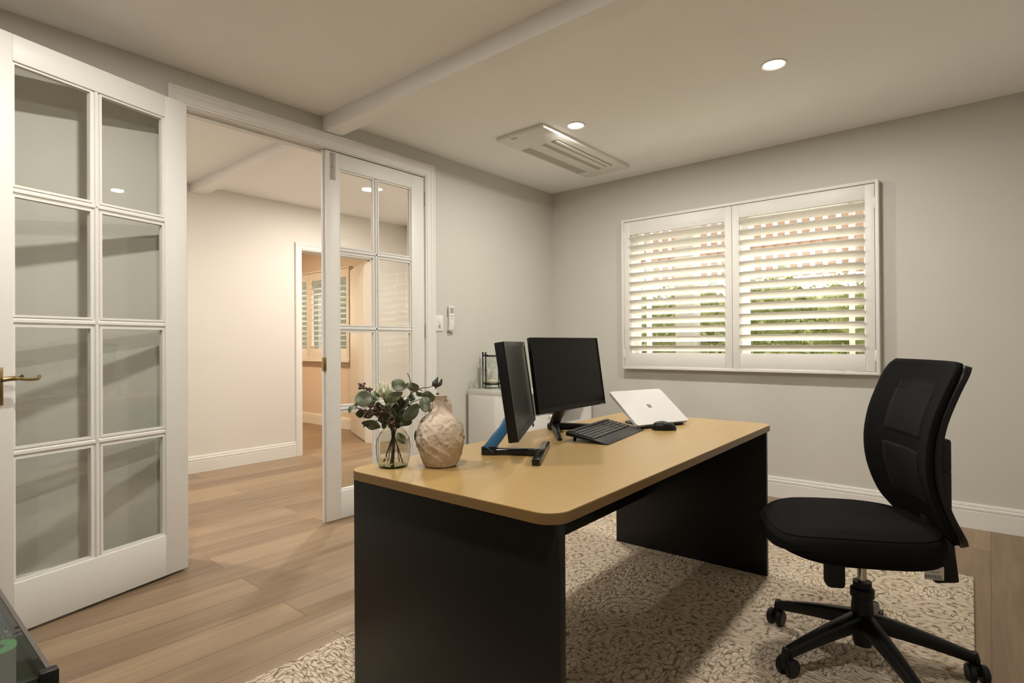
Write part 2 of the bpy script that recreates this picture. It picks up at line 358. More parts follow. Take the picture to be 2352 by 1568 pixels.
b.box((XH-0.123, HY0-0.008, 0), (XH+0.003, HY0+0.006, HZ)).box((XH-0.123, HY1-0.006, 0), (XH+0.003, HY1+0.008, HZ)).box((XH-0.123, HY0, HZ-0.006), (XH+0.003, HY1, HZ+0.008))
b.box((XH-0.07, HY0, HZ-0.02), (XH-0.05, HY1, HZ)).box((XH-0.07, HY0, 0), (XH-0.05, HY0+0.018, HZ))
struct(b.build('trim_hall_door_frame', 'white', smooth=False), 'white frame around the doorway to the far room', 'door frame')

# ------------------------------------------------------------------ french doors
def french_leaf(name, label, loc, rz, width, panes_u, split, rows, z0, z1, th=0.04):
    """local frame: +X along the leaf from its hinge, +Y = room side face at y=0, leaf occupies y -th..0"""
    t = bpy.data.objects.new(name, None); COL.objects.link(t); t.location = loc; t.rotation_euler = (0, 0, rz)
    struct(t, label, 'door')
    u0_, u1_ = panes_u; zt, zb = rows[0], rows[-1]
    f = MB(); e = 0.0015
    f.box((0, -th, z0), (u0_, 0, z1), bev=e).box((u1_, -th, z0), (width, 0, z1), bev=e)
    f.box((u0_, -th, zt), (u1_, 0, z1), bev=e).box((u0_, -th, z0), (u1_, 0, zb), bev=e)
    f.build('leaf_frame', 'white', t)
    m = MB(); mw = 0.014
    prof = [(-mw, -0.026), (-mw, -0.014), (-0.008, -0.010), (-0.005, -0.004), (0.005, -0.004), (0.008, -0.010), (mw, -0.014), (mw, -0.026), (0.008, -0.034), (-0.008, -0.034)]
    m.prism(prof, (zb, zt), Matrix(((1, 0, 0, split), (0, 1, 0, 0), (0, 0, 1, 0), (0, 0, 0, 1))))
    m.build('muntin', 'white', t, smooth=False)
    for z in rows[1:-1]:
        m = MB(); m.prism(prof, (u0_, u1_), Matrix(((0, 0, 1, 0), (0, 1, 0, 0), (1, 0, 0, z), (0, 0, 0, 1))))
        m.build('muntin', 'white', t, smooth=False)
    cols = [(u0_, split-mw), (split+mw, u1_)]
    for i in range(len(rows)-1):
        hz = rows[i]-(mw if i else 0); lz = rows[i+1]+(mw if i < len(rows)-2 else 0)
        for c0, c1 in cols:
            p = MB(); p.box((c0, -0.022, lz), (c1, -0.018, hz)); p.build('glass_pane', 'pane', t, smooth=False)
            q = MB(); w = 0.009
            for ya, yb in ((-0.018, -0.008), (-0.032, -0.022)):
                q.box((c0, ya, lz), (c0+w, yb, hz)).box((c1-w, ya, lz), (c1, yb, hz)).box((c0+w, ya, lz), (c1-w, yb, lz+w)).box((c0+w, ya, hz-w), (c1-w, yb, hz))
            q.build('glazing_bead', 'white', t, smooth=False)
    return t
ROWS = [2.150, 1.666, 1.178, 0.682, 0.198]
dl = french_leaf('door_1', 'open white french door leaf with eight panes at left', (-2.9643, 1.078, 0), math.atan2(-0.9626, 0.271), 0.785, (0.108, 0.692), 0.401, ROWS, 0.012, 2.250)
# in this frame local +Y must face the room: (-sin,cos) of rz
def handle(parent, u, z, side):
    y = 0.0 if side > 0 else -0.04; s = side
    h = MB(); h.box((u-0.017, min(y, y+s*0.006), z-0.095), (u+0.017, max(y, y+s*0.006), z+0.045), bev=0.002)
    pl = lab(h.build('handle_plate', 'brass', parent), 'aged brass back plate')
    k = MB(); k.tube([(u, y, z), (u, y+s*0.045, z)], 0.009)
    k.tube(smooth_pts([(u+0.004, y+s*0.045, z), (u-0.03, y+s*0.048, z+0.003), (u-0.075, y+s*0.046, z-0.003), (u-0.105, y+s*0.044, z-0.002), (u-0.115, y+s*0.036, z+0.008)]), [0.009]*8+[0.006]*17, 10)
    k.tube([(u, y+s*0.004, z-0.055), (u, y+s*0.008, z-0.055)], 0.006)
    lab(k.build('lever', 'brass', pl), 'brass lever')
handle(dl, 0.742, 0.962, 1); handle(dl, 0.742, 0.962, -1)
for z in (0.25, 1.15, 2.05):
    MB().tube([(-0.006, -0.034, z-0.05), (-0.006, -0.034, z+0.05)], 0.006).build('hinge', 'steel', dl)
# right leaf: hinge at the right jamb, closed. local +X -> -Y world, +Y local must be +X world  => rz=-90deg gives +X->-Y, +Y->+X
dr = french_leaf('door_2', 'closed white french door leaf behind the vase with bolt on top', (-3.058, 2.664, 0), -math.pi/2, 0.776, (0.113, 0.682), 0.405, [2.166, 1.668, 1.182, 0.685, 0.180], 0.012, 2.262)
b = MB(); b.box((0.776, -0.034, 0.012), (0.788, -0.018, 2.262)); lab(b.build('meeting_strip', 'white', dr, smooth=False), 'white rebate strip')
b = MB(); b.box((0.711, 0, 2.09), (0.746, 0.004, 2.255), bev=0.001).box((0.723, 0.004, 2.10), (0.734, 0.007, 2.25)).box((0.724, 0.006, 2.16), (0.733, 0.013, 2.175))
for z in (2.1, 2.17, 2.245):
    for u in (0.716, 0.741): b.ball((u, 0.004, z), 0.003, n=6)
lab(b.build('flush_bolt', 'grey', dr), 'steel flush bolt')
b = MB(); b.box((0.774, -0.03, 0.925), (0.79, -0.004, 1.005), bev=0.001); lab(b.build('latch_plate', 'brass', dr), 'dark brass latch plate')
for z in (0.25, 1.17, 2.11):
    MB().tube([(-0.007, 0.004, z-0.052), (-0.007, 0.004, z+0.052)], 0.0065).build('hinge', 'steel', dr)
# far hall door, open into the far room
a = math.atan2(4.065-3.74, -6.05+5.29)
d3 = bpy.data.objects.new('door_3', None); COL.objects.link(d3); d3.location = (-5.295, 3.735, 0); d3.rotation_euler = (0, 0, a); struct(d3, 'open plain door seen through the glass leading to the far room', 'door')
MB().box((0, -0.04, 0.012), (0.80, 0, 2.0), bev=0.002).build('leaf', 'white', d3)
b = MB(); b.tube([(0.74, -0.04, 0.93), (0.74, -0.085, 0.93)], 0.009).tube([(0.745, -0.085, 0.93), (0.63, -0.085, 0.93)], 0.008).lathe([(0, 0), (0.026, 0), (0.026, 0.006), (0, 0.006)], mat=Matrix.Translation((0.74, -0.04, 0.93)) @ Matrix.Rotation(R(90), 4, 'X'), n=20)
lab(b.build('lever_handle', 'brass', d3), 'dark lever handle')
for z in (0.25, 1.78): lab(MB().box((-0.006, -0.05, z-0.05), (0.03, -0.038, z+0.05)).build('hinge', 'steel', d3), 'steel hinge')

# ------------------------------------------------------------------ windows and shutters
def louvre_profile(w, t):
    P = []
    for k in range(16):
        a_ = 2*math.pi*k/16; c, s_ = math.cos(a_), math.sin(a_)
        P.append((w/2*c, t/2*math.copysign(abs(s_)**0.8, s_)))
    return P
def shutter(name, label, x0, x1, z0, z1, ox, oz, n, yc, tilt, group, m='white', ml='louvre', hinge_x=None, pit=None):
    t = thing(name, label, 'shutter', ((x0+x1)/2, yc, z0), 0, group)
    xx0, xx1 = x0-(x0+x1)/2, x1-(x0+x1)/2; w = ox[0]-(x0+x1)/2, ox[1]-(x0+x1)/2; za, zb = oz[0]-z0, oz[1]-z0; hh = z1-z0; d = 0.0145
    b = MB(); b.box((xx0, -d, 0), (w[0], d, hh), bev=0.002).box((w[1], -d, 0), (xx1, d, hh), bev=0.002)
    b.box((w[0], -d, zb), (w[1], d, hh), bev=0.002).box((w[0], -d, 0), (w[1], d, za), bev=0.002)
    b.build('panel_frame', m, t)
    p = (zb-za)/n
    prof = louvre_profile(0.089, 0.0115)
    me = None
    for i in range(n):
        z = za+p*(i+0.5)
        if me is None:
            L = MB(); L.prism(prof, (w[0]+0.002, w[1]-0.002), Matrix(((0, 0, 1, 0), (1, 0, 0, 0), (0, 1, 0, 0), (0, 0, 0, 1))))
            o = L.build('louvre', ml, t); me = o.data
        else:
            o = bpy.data.objects.new('louvre', me); COL.objects.link(o); o.parent = t
        o.location = (0, 0, z); o.rotation_euler = (tilt, 0, 0)
    if hinge_x is not None:
        for z in (0.10, hh-0.12):
            MB().box((hinge_x-0.006-(x0+x1)/2, -d-0.004, z-0.035), (hinge_x+0.006-(x0+x1)/2, -d+0.006, z+0.035), bev=0.001).build('hinge', m, t)
    return t
YS = 4.163   # panel centre
TILT = R(-29)  # outer (+Y) edge low
w1 = bpy.data.objects.new('window_1', None); COL.objects.link(w1); w1.location = (-1.41, YW, 0.9); struct(w1, 'wide window with white shutter surround in the wall behind the desk', 'window')
def wp(b): 
    for v in b.b.verts: v.co -= Vector((-1.41, YW, 0.9))
    return b
b = MB(); gx0, gx1, gz0, gz1 = -2.291, -0.536, 0.890, 2.070; fw, fy = 0.020, YW-0.066
b.box((gx0-fw, fy, gz0-fw), (gx0, YW, gz1+fw), bev=0.002).box((gx1, fy, gz0-fw), (gx1+fw, YW, gz1+fw), bev=0.002)
b.box((gx0, fy, gz1), (gx1, YW, gz1+fw), bev=0.002).box((gx0, fy, gz0-fw), (gx1, YW, gz0), bev=0.002)
wp(b).build('shutter_surround', 'white', w1)
b = MB()
b.box((WX0, YW-0.005, WZ0), (WX0+0.012, YW+0.12, WZ1)).box((WX1-0.012, YW-0.005, WZ0), (WX1, YW+0.12, WZ1)).box((WX0, YW-0.005, WZ0), (WX1, YW+0.12, WZ0+0.012)).box((WX0, YW-0.005, WZ1-0.012), (WX1, YW+0.12, WZ1))
y0_, y1_ = YW+0.045, YW+0.085
b.box((WX0+0.012, y0_, WZ0+0.012), (WX0+0.05, y1_, WZ1-0.012)).box((WX1-0.05, y0_, WZ0+0.012), (WX1-0.012, y1_, WZ1-0.012)).box((WX0+0.05, y0_, WZ0+0.012), (WX1-0.05, y1_, WZ0+0.05)).box((WX0+0.05, y0_, WZ1-0.05), (WX1-0.05, y1_, WZ1-0.012))
b.box((-1.385, y0_, WZ0+0.05), (-1.335, y1_, WZ1-0.05)).box((-2.15, y0_+0.01, WZ0+0.05), (-2.118, y1_, WZ1-0.05)).box((-0.70, y0_+0.01, WZ0+0.05), (-0.672, y1_, WZ1-0.05))
wp(b).build('sash_frame', 'white', w1, smooth=False)
for xa, xb in ((WX0+0.05, -1.385), (-1.335, WX1-0.05)):
    wp(MB().box((xa, YW+0.062, WZ0+0.05), (xb, YW+0.066, WZ1-0.05))).build('glass_pane', 'wpane', w1, smooth=False)
G = 'louvred shutter panels on the office window'
shutter('plantation_shutter', 'left white louvred shutter panel on the office window, nearer the room corner', -2.289, -1.4165, 0.892, 2.066, (-2.236, -1.468), (1.0, 1.958), 13, YS, TILT, G, hinge_x=-2.29)
shutter('plantation_shutter', 'right white louvred shutter panel on the office window, nearer the black chair', -1.4135, -0.539, 0.892, 2.066, (-1.362, -0.592), (1.0, 1.972), 13, YS, TILT, G, hinge_x=-0.537)
w2 = bpy.data.objects.new('window_2', None); COL.objects.link(w2); w2.location = (-7.15, YF, 0.9); struct(w2, 'shuttered window in the far room seen through the doorway', 'window')
b = MB(); 
def wp2(b):
    for v in b.b.verts: v.co -= Vector((-7.15, YF, 0.9))
    return b
b.box((FX0-0.02, YF-0.06, 0.87), (FX0, YF, 2.08)).box((FX1, YF-0.06, 0.87), (FX1+0.02, YF, 2.08)).box((FX0, YF-0.06, 2.06), (FX1, YF, 2.08)).box((FX0-0.03, YF-0.075, 0.86), (FX1+0.03, YF, 0.885))
wp2(b).build('shutter_surround', 'white', w2, smooth=False)
wp2(MB().box((FX0, YF+0.06, FZ0), (FX1, YF+0.064, FZ1))).build('glass_pane', 'wpane', w2, smooth=False)
G2 = 'louvred shutter panels in the far room'
shutter('plantation_shutter', 'louvred shutter panel on the left of the far room window, seen through the doorway', FX0, -7.150, 0.887, 2.058, (-8.05, -7.215), (1.03, 1.95), 13, YF-0.03, R(-2), G2)
shutter('plantation_shutter', 'louvred shutter panel in the far room beside the open door, seen through the glass', -7.147, FX1, 0.887, 2.058, (-7.08, -6.262), (1.03, 1.95), 13, YF-0.03, R(-2), G2)

# ------------------------------------------------------------------ ceiling fittings
def downlight(x, y, energy, color, label, group, lens='lamp'):
    t = thing('downlight', label, 'ceiling light', (x, y, ZC), 0, group)
    MB().lathe([(0.046, 0), (0.060, 0), (0.060, -0.003), (0.056, -0.006), (0.048, -0.003), (0.046, 0)], n=36).build('trim_ring', 'wp', t)
    MB().lathe([(0, -0.002), (0.047, -0.002), (0.047, 0), (0, 0)], n=36).build('lens', lens, t)
    add_light('lamp_light', 'AREA', energy, color, (0, 0, -0.012), t, 0.09)
    return t
GD = 'recessed ceiling downlights in the office'
downlight(-0.803, 2.975, DOWN_E, WARM, 'round recessed downlight on the right, above the chair', GD)
downlight(-1.98, 2.985, DOWN_E, WARM, 'round recessed downlight beside the air conditioner', GD)
downlight(-0.803, 0.62, DOWN_E, WARM, 'round recessed downlight added above the camera, right one, out of view', GD)  # unseen lamp, added on the ceiling grid because the office needed its light
downlight(-1.98, 0.62, DOWN_E, WARM, 'round recessed downlight near the open door, out of view', GD)
GH = 'recessed ceiling downlights in the hall'
downlight(-4.12, 3.045, HALL_E, (1, 0.915, 0.82), 'round downlight in the hall seen through the top panes of the closed leaf', GH)
downlight(-4.12, 0.70, HALL_E, (1, 0.915, 0.82), 'round downlight added out of view to brighten the hall', GH)  # unseen lamp, added to brighten the hall
downlight(-6.7, 2.7, FAR_E, (1, 0.72, 0.46), 'warm lamp added out of view to light the far room', 'added far room lamp')  # unseen lamp, added to give the far room its warm light
ac = thing('air_conditioner', 'flat white ceiling air conditioner with long grey slots near the corner', 'air conditioner', (-2.305, 3.372, ZC))
def acl(b):
    for v in b.b.verts: v.co -= Vector((-2.305, 3.372, ZC))
    return b
acl(MB().box((-2.503, 2.816, ZC-0.026), (-2.110, 3.928, ZC), bev=0.006)).build('panel', 'wp', ac)
acl(MB().box((-2.482, 3.06, ZC-0.028), (-2.408, 3.772, ZC-0.0255))).build('intake_grille', 'grey', ac, smooth=False)
acl(MB().box((-2.312, 3.063, ZC-0.028), (-2.275, 3.780, ZC-0.0255))).build('intake_grille', 'grey', ac, smooth=False)
o = acl(MB().box((-2.222, 3.052, ZC-0.0285), (-2.170, 3.760, ZC-0.0255))).build('air_outlet', 'ventdark', ac, smooth=False)
acl(MB().box((-2.205, 3.052, ZC-0.034), (-2.172, 3.755, ZC-0.0285), bev=0.001)).build('outlet_flap', 'wp', ac)
acl(MB().box((-2.395, 2.835, ZC-0.0275), (-2.355, 2.86, ZC-0.0255))).build('indicator', 'grey', ac, smooth=False)

# wall controls
sw = thing('light_switch', 'white double light switch plate beside the french door frame', 'light switch', (XW, 2.800, 1.233))
MB().box((0, -0.036, -0.058), (0.007, 0.036, 0.058), bev=0.002).build('plate', 'wp', sw)
for z in (0.018, -0.022): MB().box((0.006, -0.009, z-0.014), (0.010, 0.009, z+0.014), bev=0.0015).build('rocker', 'gp' if z < 0 else 'wp', sw)
rm = thing('remote_holder', 'white wall cradle holding the air conditioner remote', 'remote holder', (XW, 2.908, 1.22))
MB().box((0, -0.028, -0.045), (0.006, 0.028, 0.055)).box((0.006, -0.028, -0.045), (0.026, 0.028, -0.040)).box((0.006, -0.028, -0.045), (0.026, -0.0255, 0.0)).box((0.006, 0.0255, -0.045), (0.026, 0.028, 0.0)).build('cradle', 'wp', rm, smooth=False)
rc = thing('remote_control', 'white remote control in the wall cradle right of the light switch', 'remote control', (XW, 2.908, 1.183))
MB().box((0.0075, -0.0245, 0), (0.024, 0.0245, 0.178), bev=0.003).build('body', 'wp', rc)
lab(MB().box((0.024, -0.018, 0.125), (0.0248, 0.018, 0.168)).build('display', 'gp', rc, smooth=False), 'grey display')
for y, z in ((0.01, 0.105), (-0.01, 0.105), (0, 0.085)): MB().box((0.024, y-0.006, z-0.004), (0.0255, y+0.006, z+0.004)).build('button', 'gp', rc, smooth=False)

# ------------------------------------------------------------------ rug
def rugshape():
    b = MB(); b.box((-0.902, -1.37, 0.0), (0.902, 1.37, 0.012), bev=0.004); return b
rg = rugshape().build('rug', 'rug'); rg.location = (-0.934, 1.917, 0); rg.rotation_euler = (0, 0, R(1.2))
tag(rg, 'cream and brown carved wool rug under the desk and chair', 'rug')

# ------------------------------------------------------------------ desk
DZ = 0.6965
dk = thing('office_desk', 'beech topped desk with black panel legs standing on the rug', 'desk', (-1.148, 1.907, 0.012), R(1.3))
hw, hl, TH = 0.392, 0.898, 0.026
def rrect(hx, hy, r, n=8):
    P = []
    for cx, cy, a0 in ((hx-r, hy-r, 0), (-hx+r, hy-r, 90), (-hx+r, -hy+r, 180), (hx-r, -hy+r, 270)):
        for k in range(n+1): a_ = R(a0+90*k/n); P.append((cx+r*math.cos(a_), cy+r*math.sin(a_)))
    return P
zt = DZ-0.012
b = MB(); b.prism(rrect(hw-0.0015, hl-0.0015, 0.058), (zt-0.003, zt))
top = b.build('tabletop', 'desk', dk)
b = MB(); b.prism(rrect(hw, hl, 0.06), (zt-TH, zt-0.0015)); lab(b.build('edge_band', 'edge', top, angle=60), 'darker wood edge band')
zu = zt-TH
for y0_, y1_ in ((-hl+0.022, -hl+0.047), (hl-0.098, hl-0.073)):
    MB().box((-hw+0.012, y0_, 0), (hw-0.006, y1_, zu), bev=0.001).build('side_panel', 'dark', dk)
MB().box((-0.235, -hl+0.047, 0.262), (-0.217, hl-0.098, zu), bev=0.001).build('modesty_panel', 'dark', dk)

# ------------------------------------------------------------------ office chair
ch = thing('office_chair', 'black mesh back office chair on five star base beside the desk', 'chair', (-0.33, 2.2, 0.012), R(208))
zo = -0.012
def lathe_part(name, prof, m, par, n=28): return MB().lathe(prof, n=n).build(name, m, par)
hub = lathe_part('hub', [(0, 0.068+zo), (0.026, 0.068+zo), (0.030, 0.085+zo), (0.034, 0.13+zo), (0.033, 0.20+zo), (0.030, 0.225+zo), (0.036, 0.23+zo), (0.036, 0.255+zo), (0.028, 0.262+zo), (0.028, 0.28+zo), (0.0, 0.28+zo)], 'plast', ch)
lab(lathe_part('gas_lift', [(0, 0.27+zo), (0.0135, 0.27+zo), (0.0135, 0.37+zo), (0, 0.37+zo)], 'chrome', ch), 'chrome gas lift')
for ang in (162, 235, 307, 19, 91):
    la = R(ang-208); Mx = Matrix.Rotation(la, 4, 'Z')
    b = MB(); N = 12
    def legf(u, v):
        s = v; x = 0.015+s*0.285
        zc = 0.150-0.048*s-0.02*s*s+zo; hz = 0.030-0.013*s; hy = 0.027-0.011*s
        a_ = 2*math.pi*u; cx, sx_ = math.cos(a_), math.sin(a_)
        y = hy*math.copysign(abs(cx)**0.6, cx); z = hz*math.copysign(abs(sx_)**0.6, sx_)
        return Mx @ Vector((x, y, zc+z))
    V = b.grid(legf, 16, 14, True)
    b.b.faces.new([V[i][-1] for i in range(16)]); b.b.faces.new([V[i][0] for i in range(16)][::-1])
    b.tube([Mx @ Vector((0.300, 0, 0.098+zo)), Mx @ Vector((0.306, 0, 0.075+zo)), Mx @ Vector((0.307, 0, 0.04+zo))], [0.014, 0.014, 0.010], 10)
    leg = b.build('base_leg', 'plast', ch)
    cs = R(ang*2.3+40); Rc = Matrix.Translation(Mx @ Vector((0.307, 0, 0.0)) + Vector((0, 0, 0))) @ Matrix.Rotation(cs, 4, 'Z')
    c = MB()
    for sgn in (-1, 1):
        c.lathe([(0, 0), (0.024, 0), (0.028, 0.004), (0.028, 0.017), (0.024, 0.021), (0, 0.021)], n=24, mat=Rc @ Matrix.Translation((0.012, sgn*0.0105 if sgn < 0 else 0.0105, 0.028)) @ Matrix.Rotation(R(-90*sgn), 4, 'X') @ Matrix.Translation((0, 0, -0.004)))
    c.box((-0.012, -0.008, 0.02), (0.02, 0.008, 0.05), Rc, bev=0.003)
    c.build('caster', 'plast', leg)
# seat cushion (superellipse outline, waterfall front)
def seat_outline(a_):
    c, s_ = math.cos(a_), math.sin(a_)
    e = 0.57
    x = math.copysign(abs(c)**e, c); y = math.copysign(abs(s_)**e, s_)
    hx = 0.290 if c > 0 else 0.215
    wy = 0.252 - (0.022 if c < 0 else 0.0)*abs(c)
    return 0.018+hx*x, wy*y
def seatf(u, v):
    a_ = 2*math.pi*u; ox, oy = seat_outline(a_)
    # v: 0 bottom centre ->0.35 bottom rim ->0.65 top rim ->1 top centre
    if v < 0.3: k = v/0.3; r = 0.86*k; z = 0.402
    elif v < 0.7:
        t = (v-0.3)/0.4; ang = math.pi*(t-0.5); r = 0.86+0.14*math.cos(ang)**0.7; z = 0.447+0.045*math.sin(ang)
    else: k = (1-v)/0.3; r = 0.86*k; z = 0.492+0.016*(1-k*k)
    x, y = ox*r, oy*r
    if x > 0.12: z -= 0.9*(x-0.12)**2 if v > 0.5 else -0.55*(x-0.12)**2*0.9
    if v > 0.7: z += 0.012*(y/0.25)**2 - 0.012*math.exp(-((x+0.02)**2+y*y)/0.012)
    return Vector((x, y, z+zo))
b = MB(); b.grid(seatf, 64, 34, True); bmesh.ops.remove_doubles(b.b, verts=b.b.verts[:], dist=0.0006)
st = b.build('seat', 'fabric', ch, angle=80)
b = MB(); pts = [seatf((k % 64)/64, 0.655) for k in range(65)]
b.tube(pts, 0.0026, 6); b.build('seam_piping', 'fabric', st)
MB().box((-0.16, -0.10, 0.388+zo), (0.17, 0.10, 0.408+zo), bev=0.008).build('seat_pan', 'plast', ch)
b = MB(); b.box((-0.075, -0.06, 0.355+zo), (0.09, 0.06, 0.392+zo), bev=0.012).tube([(0, 0, 0.33+zo), (0, 0, 0.36+zo)], [0.026, 0.032], 20)
b.build('tilt_mechanism', 'plast', ch)
b = MB(); b.box((0.070, 0.02, 0.272+zo), (0.128, 0.072, 0.392+zo), bev=0.014); b.build('tension_knob', 'plast', ch)
# backrest : S profile
PROF = [(0.470, -0.180), (0.52, -0.152), (0.575, -0.125), (0.64, -0.104), (0.70, -0.096), (0.76, -0.097), (0.84, -0.112), (0.92, -0.142), (0.97, -0.164), (1.018, -0.188)]
def bprof(z):
    for (z0, f0), (z1, f1) in zip(PROF, PROF[1:]):
        if z <= z1: t = (z-z0)/(z1-z0); return f0+(f1-f0)*t
    return PROF[-1][1]
def bp_s(z):  # smoothed
    return sum(bprof(min(1.018, max(0.470, z+d)))*w for d, w in ((-0.03, 0.25), (0, 0.5), (0.03, 0.25)))
def back_half(z):   # half width
    w = 0.232
    if z < 0.545: w -= 0.045*((0.545-z)/0.07)**2
    if z > 0.965: w -= 0.045*(1-math.sqrt(max(0, 1-((z-0.965)/0.053)**2)))
    return w
def backf(off, shrink, zlo, zhi, wmax=None):
    def f(u, v):
        z = zlo+(zhi-zlo)*v; w = back_half(z)-shrink
        if wmax: w = min(w, wmax)
        y = (2*u-1)*w
        x = bp_s(z)-off-0.036*(1-(y/0.235)**2)
        return Vector((x, y, z+zo))
    return f
b = MB(); b.grid(backf(0.0, 0.0, 0.476, 1.016), 25, 40); bk = b.build('backrest', 'fabric', ch, solid=0.016, angle=80)
b = MB(); b.grid(backf(-0.0083, 0, 0.775, 0.965, 0.128), 13, 16); lab(b.build('mesh_panel', 'mesh', bk, solid=0.0008, angle=80), 'paler upper mesh window')
b = MB(); b.grid(backf(-0.0083, 0, 0.565, 0.735, 0.128), 13, 16); lab(b.build('mesh_panel', 'mesh', bk, solid=0.0008, angle=80), 'paler lower mesh window')
b = MB()
def frame_strip(ulo, uhi, zlo, zhi, nu, nv):
    g = backf(0.021, -0.002, zlo, zhi); b.grid(lambda u, v: g(ulo+(uhi-ulo)*u, v), nu, nv)
frame_strip(0, 0.12, 0.470, 1.006, 5, 40); frame_strip(0.88, 1, 0.470, 1.006, 5, 40)
frame_strip(0.12, 0.88, 0.960, 1.006, 16, 5); frame_strip(0.12, 0.88, 0.470, 0.520, 16, 5); frame_strip(0.12, 0.88, 0.725, 0.785, 16, 5)
bmesh.ops.remove_doubles(b.b, verts=b.b.verts[:], dist=0.001)
b.build('back_frame', 'plast', ch, solid=0.020, angle=60)
b = MB()
b.box((-0.252, -0.036, 0.655+zo), (-0.150, 0.036, 0.765+zo), bev=0.010)
b.box((-0.254, -0.030, 0.50+zo), (-0.185, 0.030, 0.665+zo), bev=0.008)
sp = Matrix.Translation((-0.228, 0, 0.40+zo)) @ Matrix.Rotation(R(6), 4, 'Y')
b.box((-0.036, -0.028, -0.10), (0.034, 0.028, 0.115), sp, bev=0.008)
b.box((-0.24, -0.03, 0.368+zo), (-0.06, 0.03, 0.392+zo), bev=0.006)
b.build('back_support', 'plast', ch)
lab(MB().box((-0.163, 0.165, 0.362+zo), (-0.112, 0.167, 0.402+zo), Matrix.Translation((0, 0, 0))).build('care_tag', 'tag', ch, smooth=False), 'white printed tag')
b = MB()
for i, zz in enumerate((0.366, 0.372, 0.385)): 
    for k in range(7 if i == 1 else 4): b.box((-0.160+k*0.0066+0.004*i, 0.167, zz+zo-(0.005 if i == 1 else 0.0015)), (-0.156+k*0.0066+0.004*i, 0.1676, zz+zo+(0.005 if i == 1 else 0.0015)))
lab(b.build('tag_print', 'logo', bpy.data.objects['care_tag'], smooth=False), 'small dark print')

# ------------------------------------------------------------------ monitors
def monitor_panel(t, w, h, c, yaw, tilt, th, bez, bot, mat='plast', chin=None):
    """c in local coordinates of t; panel local: +X normal(front), Y width, Z up"""
    Mx = Matrix.Translation(c) @ Matrix.Rotation(yaw, 4, 'Z') @ Matrix.Rotation(-tilt, 4, 'Y')
    b = MB(); f = 0.0
    b.box((-th, -w/2, -h/2), (-0.004, w/2, h/2), Mx, bev=0.003)
    b.box((-0.006, -w/2, -h/2), (0, -w/2+bez, h/2), Mx).box((-0.006, w/2-bez, -h/2), (0, w/2, h/2), Mx).box((-0.006, -w/2+bez, h/2-bez), (0, w/2-bez, h/2), Mx).box((-0.006, -w/2+bez, -h/2), (0, w/2-bez, -h/2+bot), Mx)
    b.box((-th-0.018, -w*0.28, -h*0.33), (-th+0.002, w*0.28, h*0.30), Mx, bev=0.006)
    cs = b.build('casing', mat, t)
    MB().box((-0.0045, -w/2+bez, -h/2+bot), (-0.0025, w/2-bez, h/2-bez), Mx).build('screen', 'screen', t, smooth=False)
    return Mx
m1 = thing('computer_monitor', 'black monitor with blue stand post seen nearly edge on beside the clay jug', 'monitor', (-1.335, 1.45, DZ))
def L1(x, y, z): return Vector((x+1.335, y-1.45, z-DZ))
sc = 0.96; c1 = L1(-1.345*sc, 1.650*sc, H-(H-0.923)*sc)
Mx = monitor_panel(m1, 0.5626*sc, 0.3334*sc, c1, R(32), R(8.0), 0.032, 0.018, 0.022, 'plast')
A = R(31); Rm = Matrix.Rotation(A, 4, 'Z')
b = MB(); b.box((-0.02, -0.024, 0.0), (0.032, 0.024, 0.03), Rm, bev=0.004)
def armf(u, v):
    a_ = 2*math.pi*u; cx, sx_ = math.cos(a_), math.sin(a_); x = 0.0+0.185*v
    hy = 0.024-0.010*math.sin(math.pi*min(1, v*1.05)); hz = 0.011
    return Rm @ Vector((x, hy*math.copysign(abs(cx)**0.4, cx), 0.0115+hz*math.copysign(abs(sx_)**0.4, sx_)))
b.grid(armf, 16, 14, True); b.build('stand_arm', 'gloss', m1)
Rb = Matrix.Translation(L1(-1.172, 1.542, DZ)) @ Matrix.Rotation(A, 4, 'Z')
b = MB(); b.box((-0.014, -0.165, 0.0), (0.014, 0.165, 0.022), Rb, bev=0.005); b.build('stand_foot', 'gloss', m1)
b = MB(); P0, P1 = Vector((0.005, 0.003, 0.022)), Mx @ Vector((-0.035, 0.0, -0.09))
dv = (P1-P0); ax = dv.normalized(); sd = Vector((-math.sin(A), math.cos(A), 0)); nn = ax.cross(sd).normalized()
Q = Matrix(((sd.x, nn.x, ax.x, P0.x), (sd.y, nn.y, ax.y, P0.y), (sd.z, nn.z, ax.z, P0.z), (0, 0, 0, 1)))
b.box((-0.026, -0.019, 0), (0.026, 0.019, dv.length), Q, bev=0.002); lab(b.build('stand_post', 'bluegloss', m1), 'glossy blue reflecting post')
b = MB(); b.box((-0.004, 0.16, -0.1745), (-0.001, 0.20, -0.1605), Mx); b.build('button_strip', 'gloss', m1, smooth=False)
m2 = thing('computer_monitor', 'black thin bezel monitor facing the chair behind the keyboard', 'monitor', (-1.488, 2.055, DZ))
sc = 0.93; c2 = Vector((-1.497*sc+1.488, 2.201*sc-2.055, H-(H-0.942)*sc-DZ))
Mx = monitor_panel(m2, 0.5622*sc, 0.3337*sc, c2, R(1.1), R(8.1), 0.020, 0.005, 0.018)
b = MB(); b.box((-0.0015, 0.215, -0.1515), (0.0004, 0.245, -0.1495), Mx); lab(b.build('brand_mark', 'gp', m2, smooth=False), 'small pale maker mark')
b = MB(); P0, P1 = Vector((-0.005, 0, 0.012)), Mx @ Vector((-0.03, 0.0, -0.07))
dv = P1-P0; ax = dv.normalized(); sd = Vector((0, 1, 0)); nn = ax.cross(sd).normalized()
Q = Matrix(((sd.x, nn.x, ax.x, P0.x), (sd.y, nn.y, ax.y, P0.y), (sd.z, nn.z, ax.z, P0.z), (0, 0, 0, 1)))
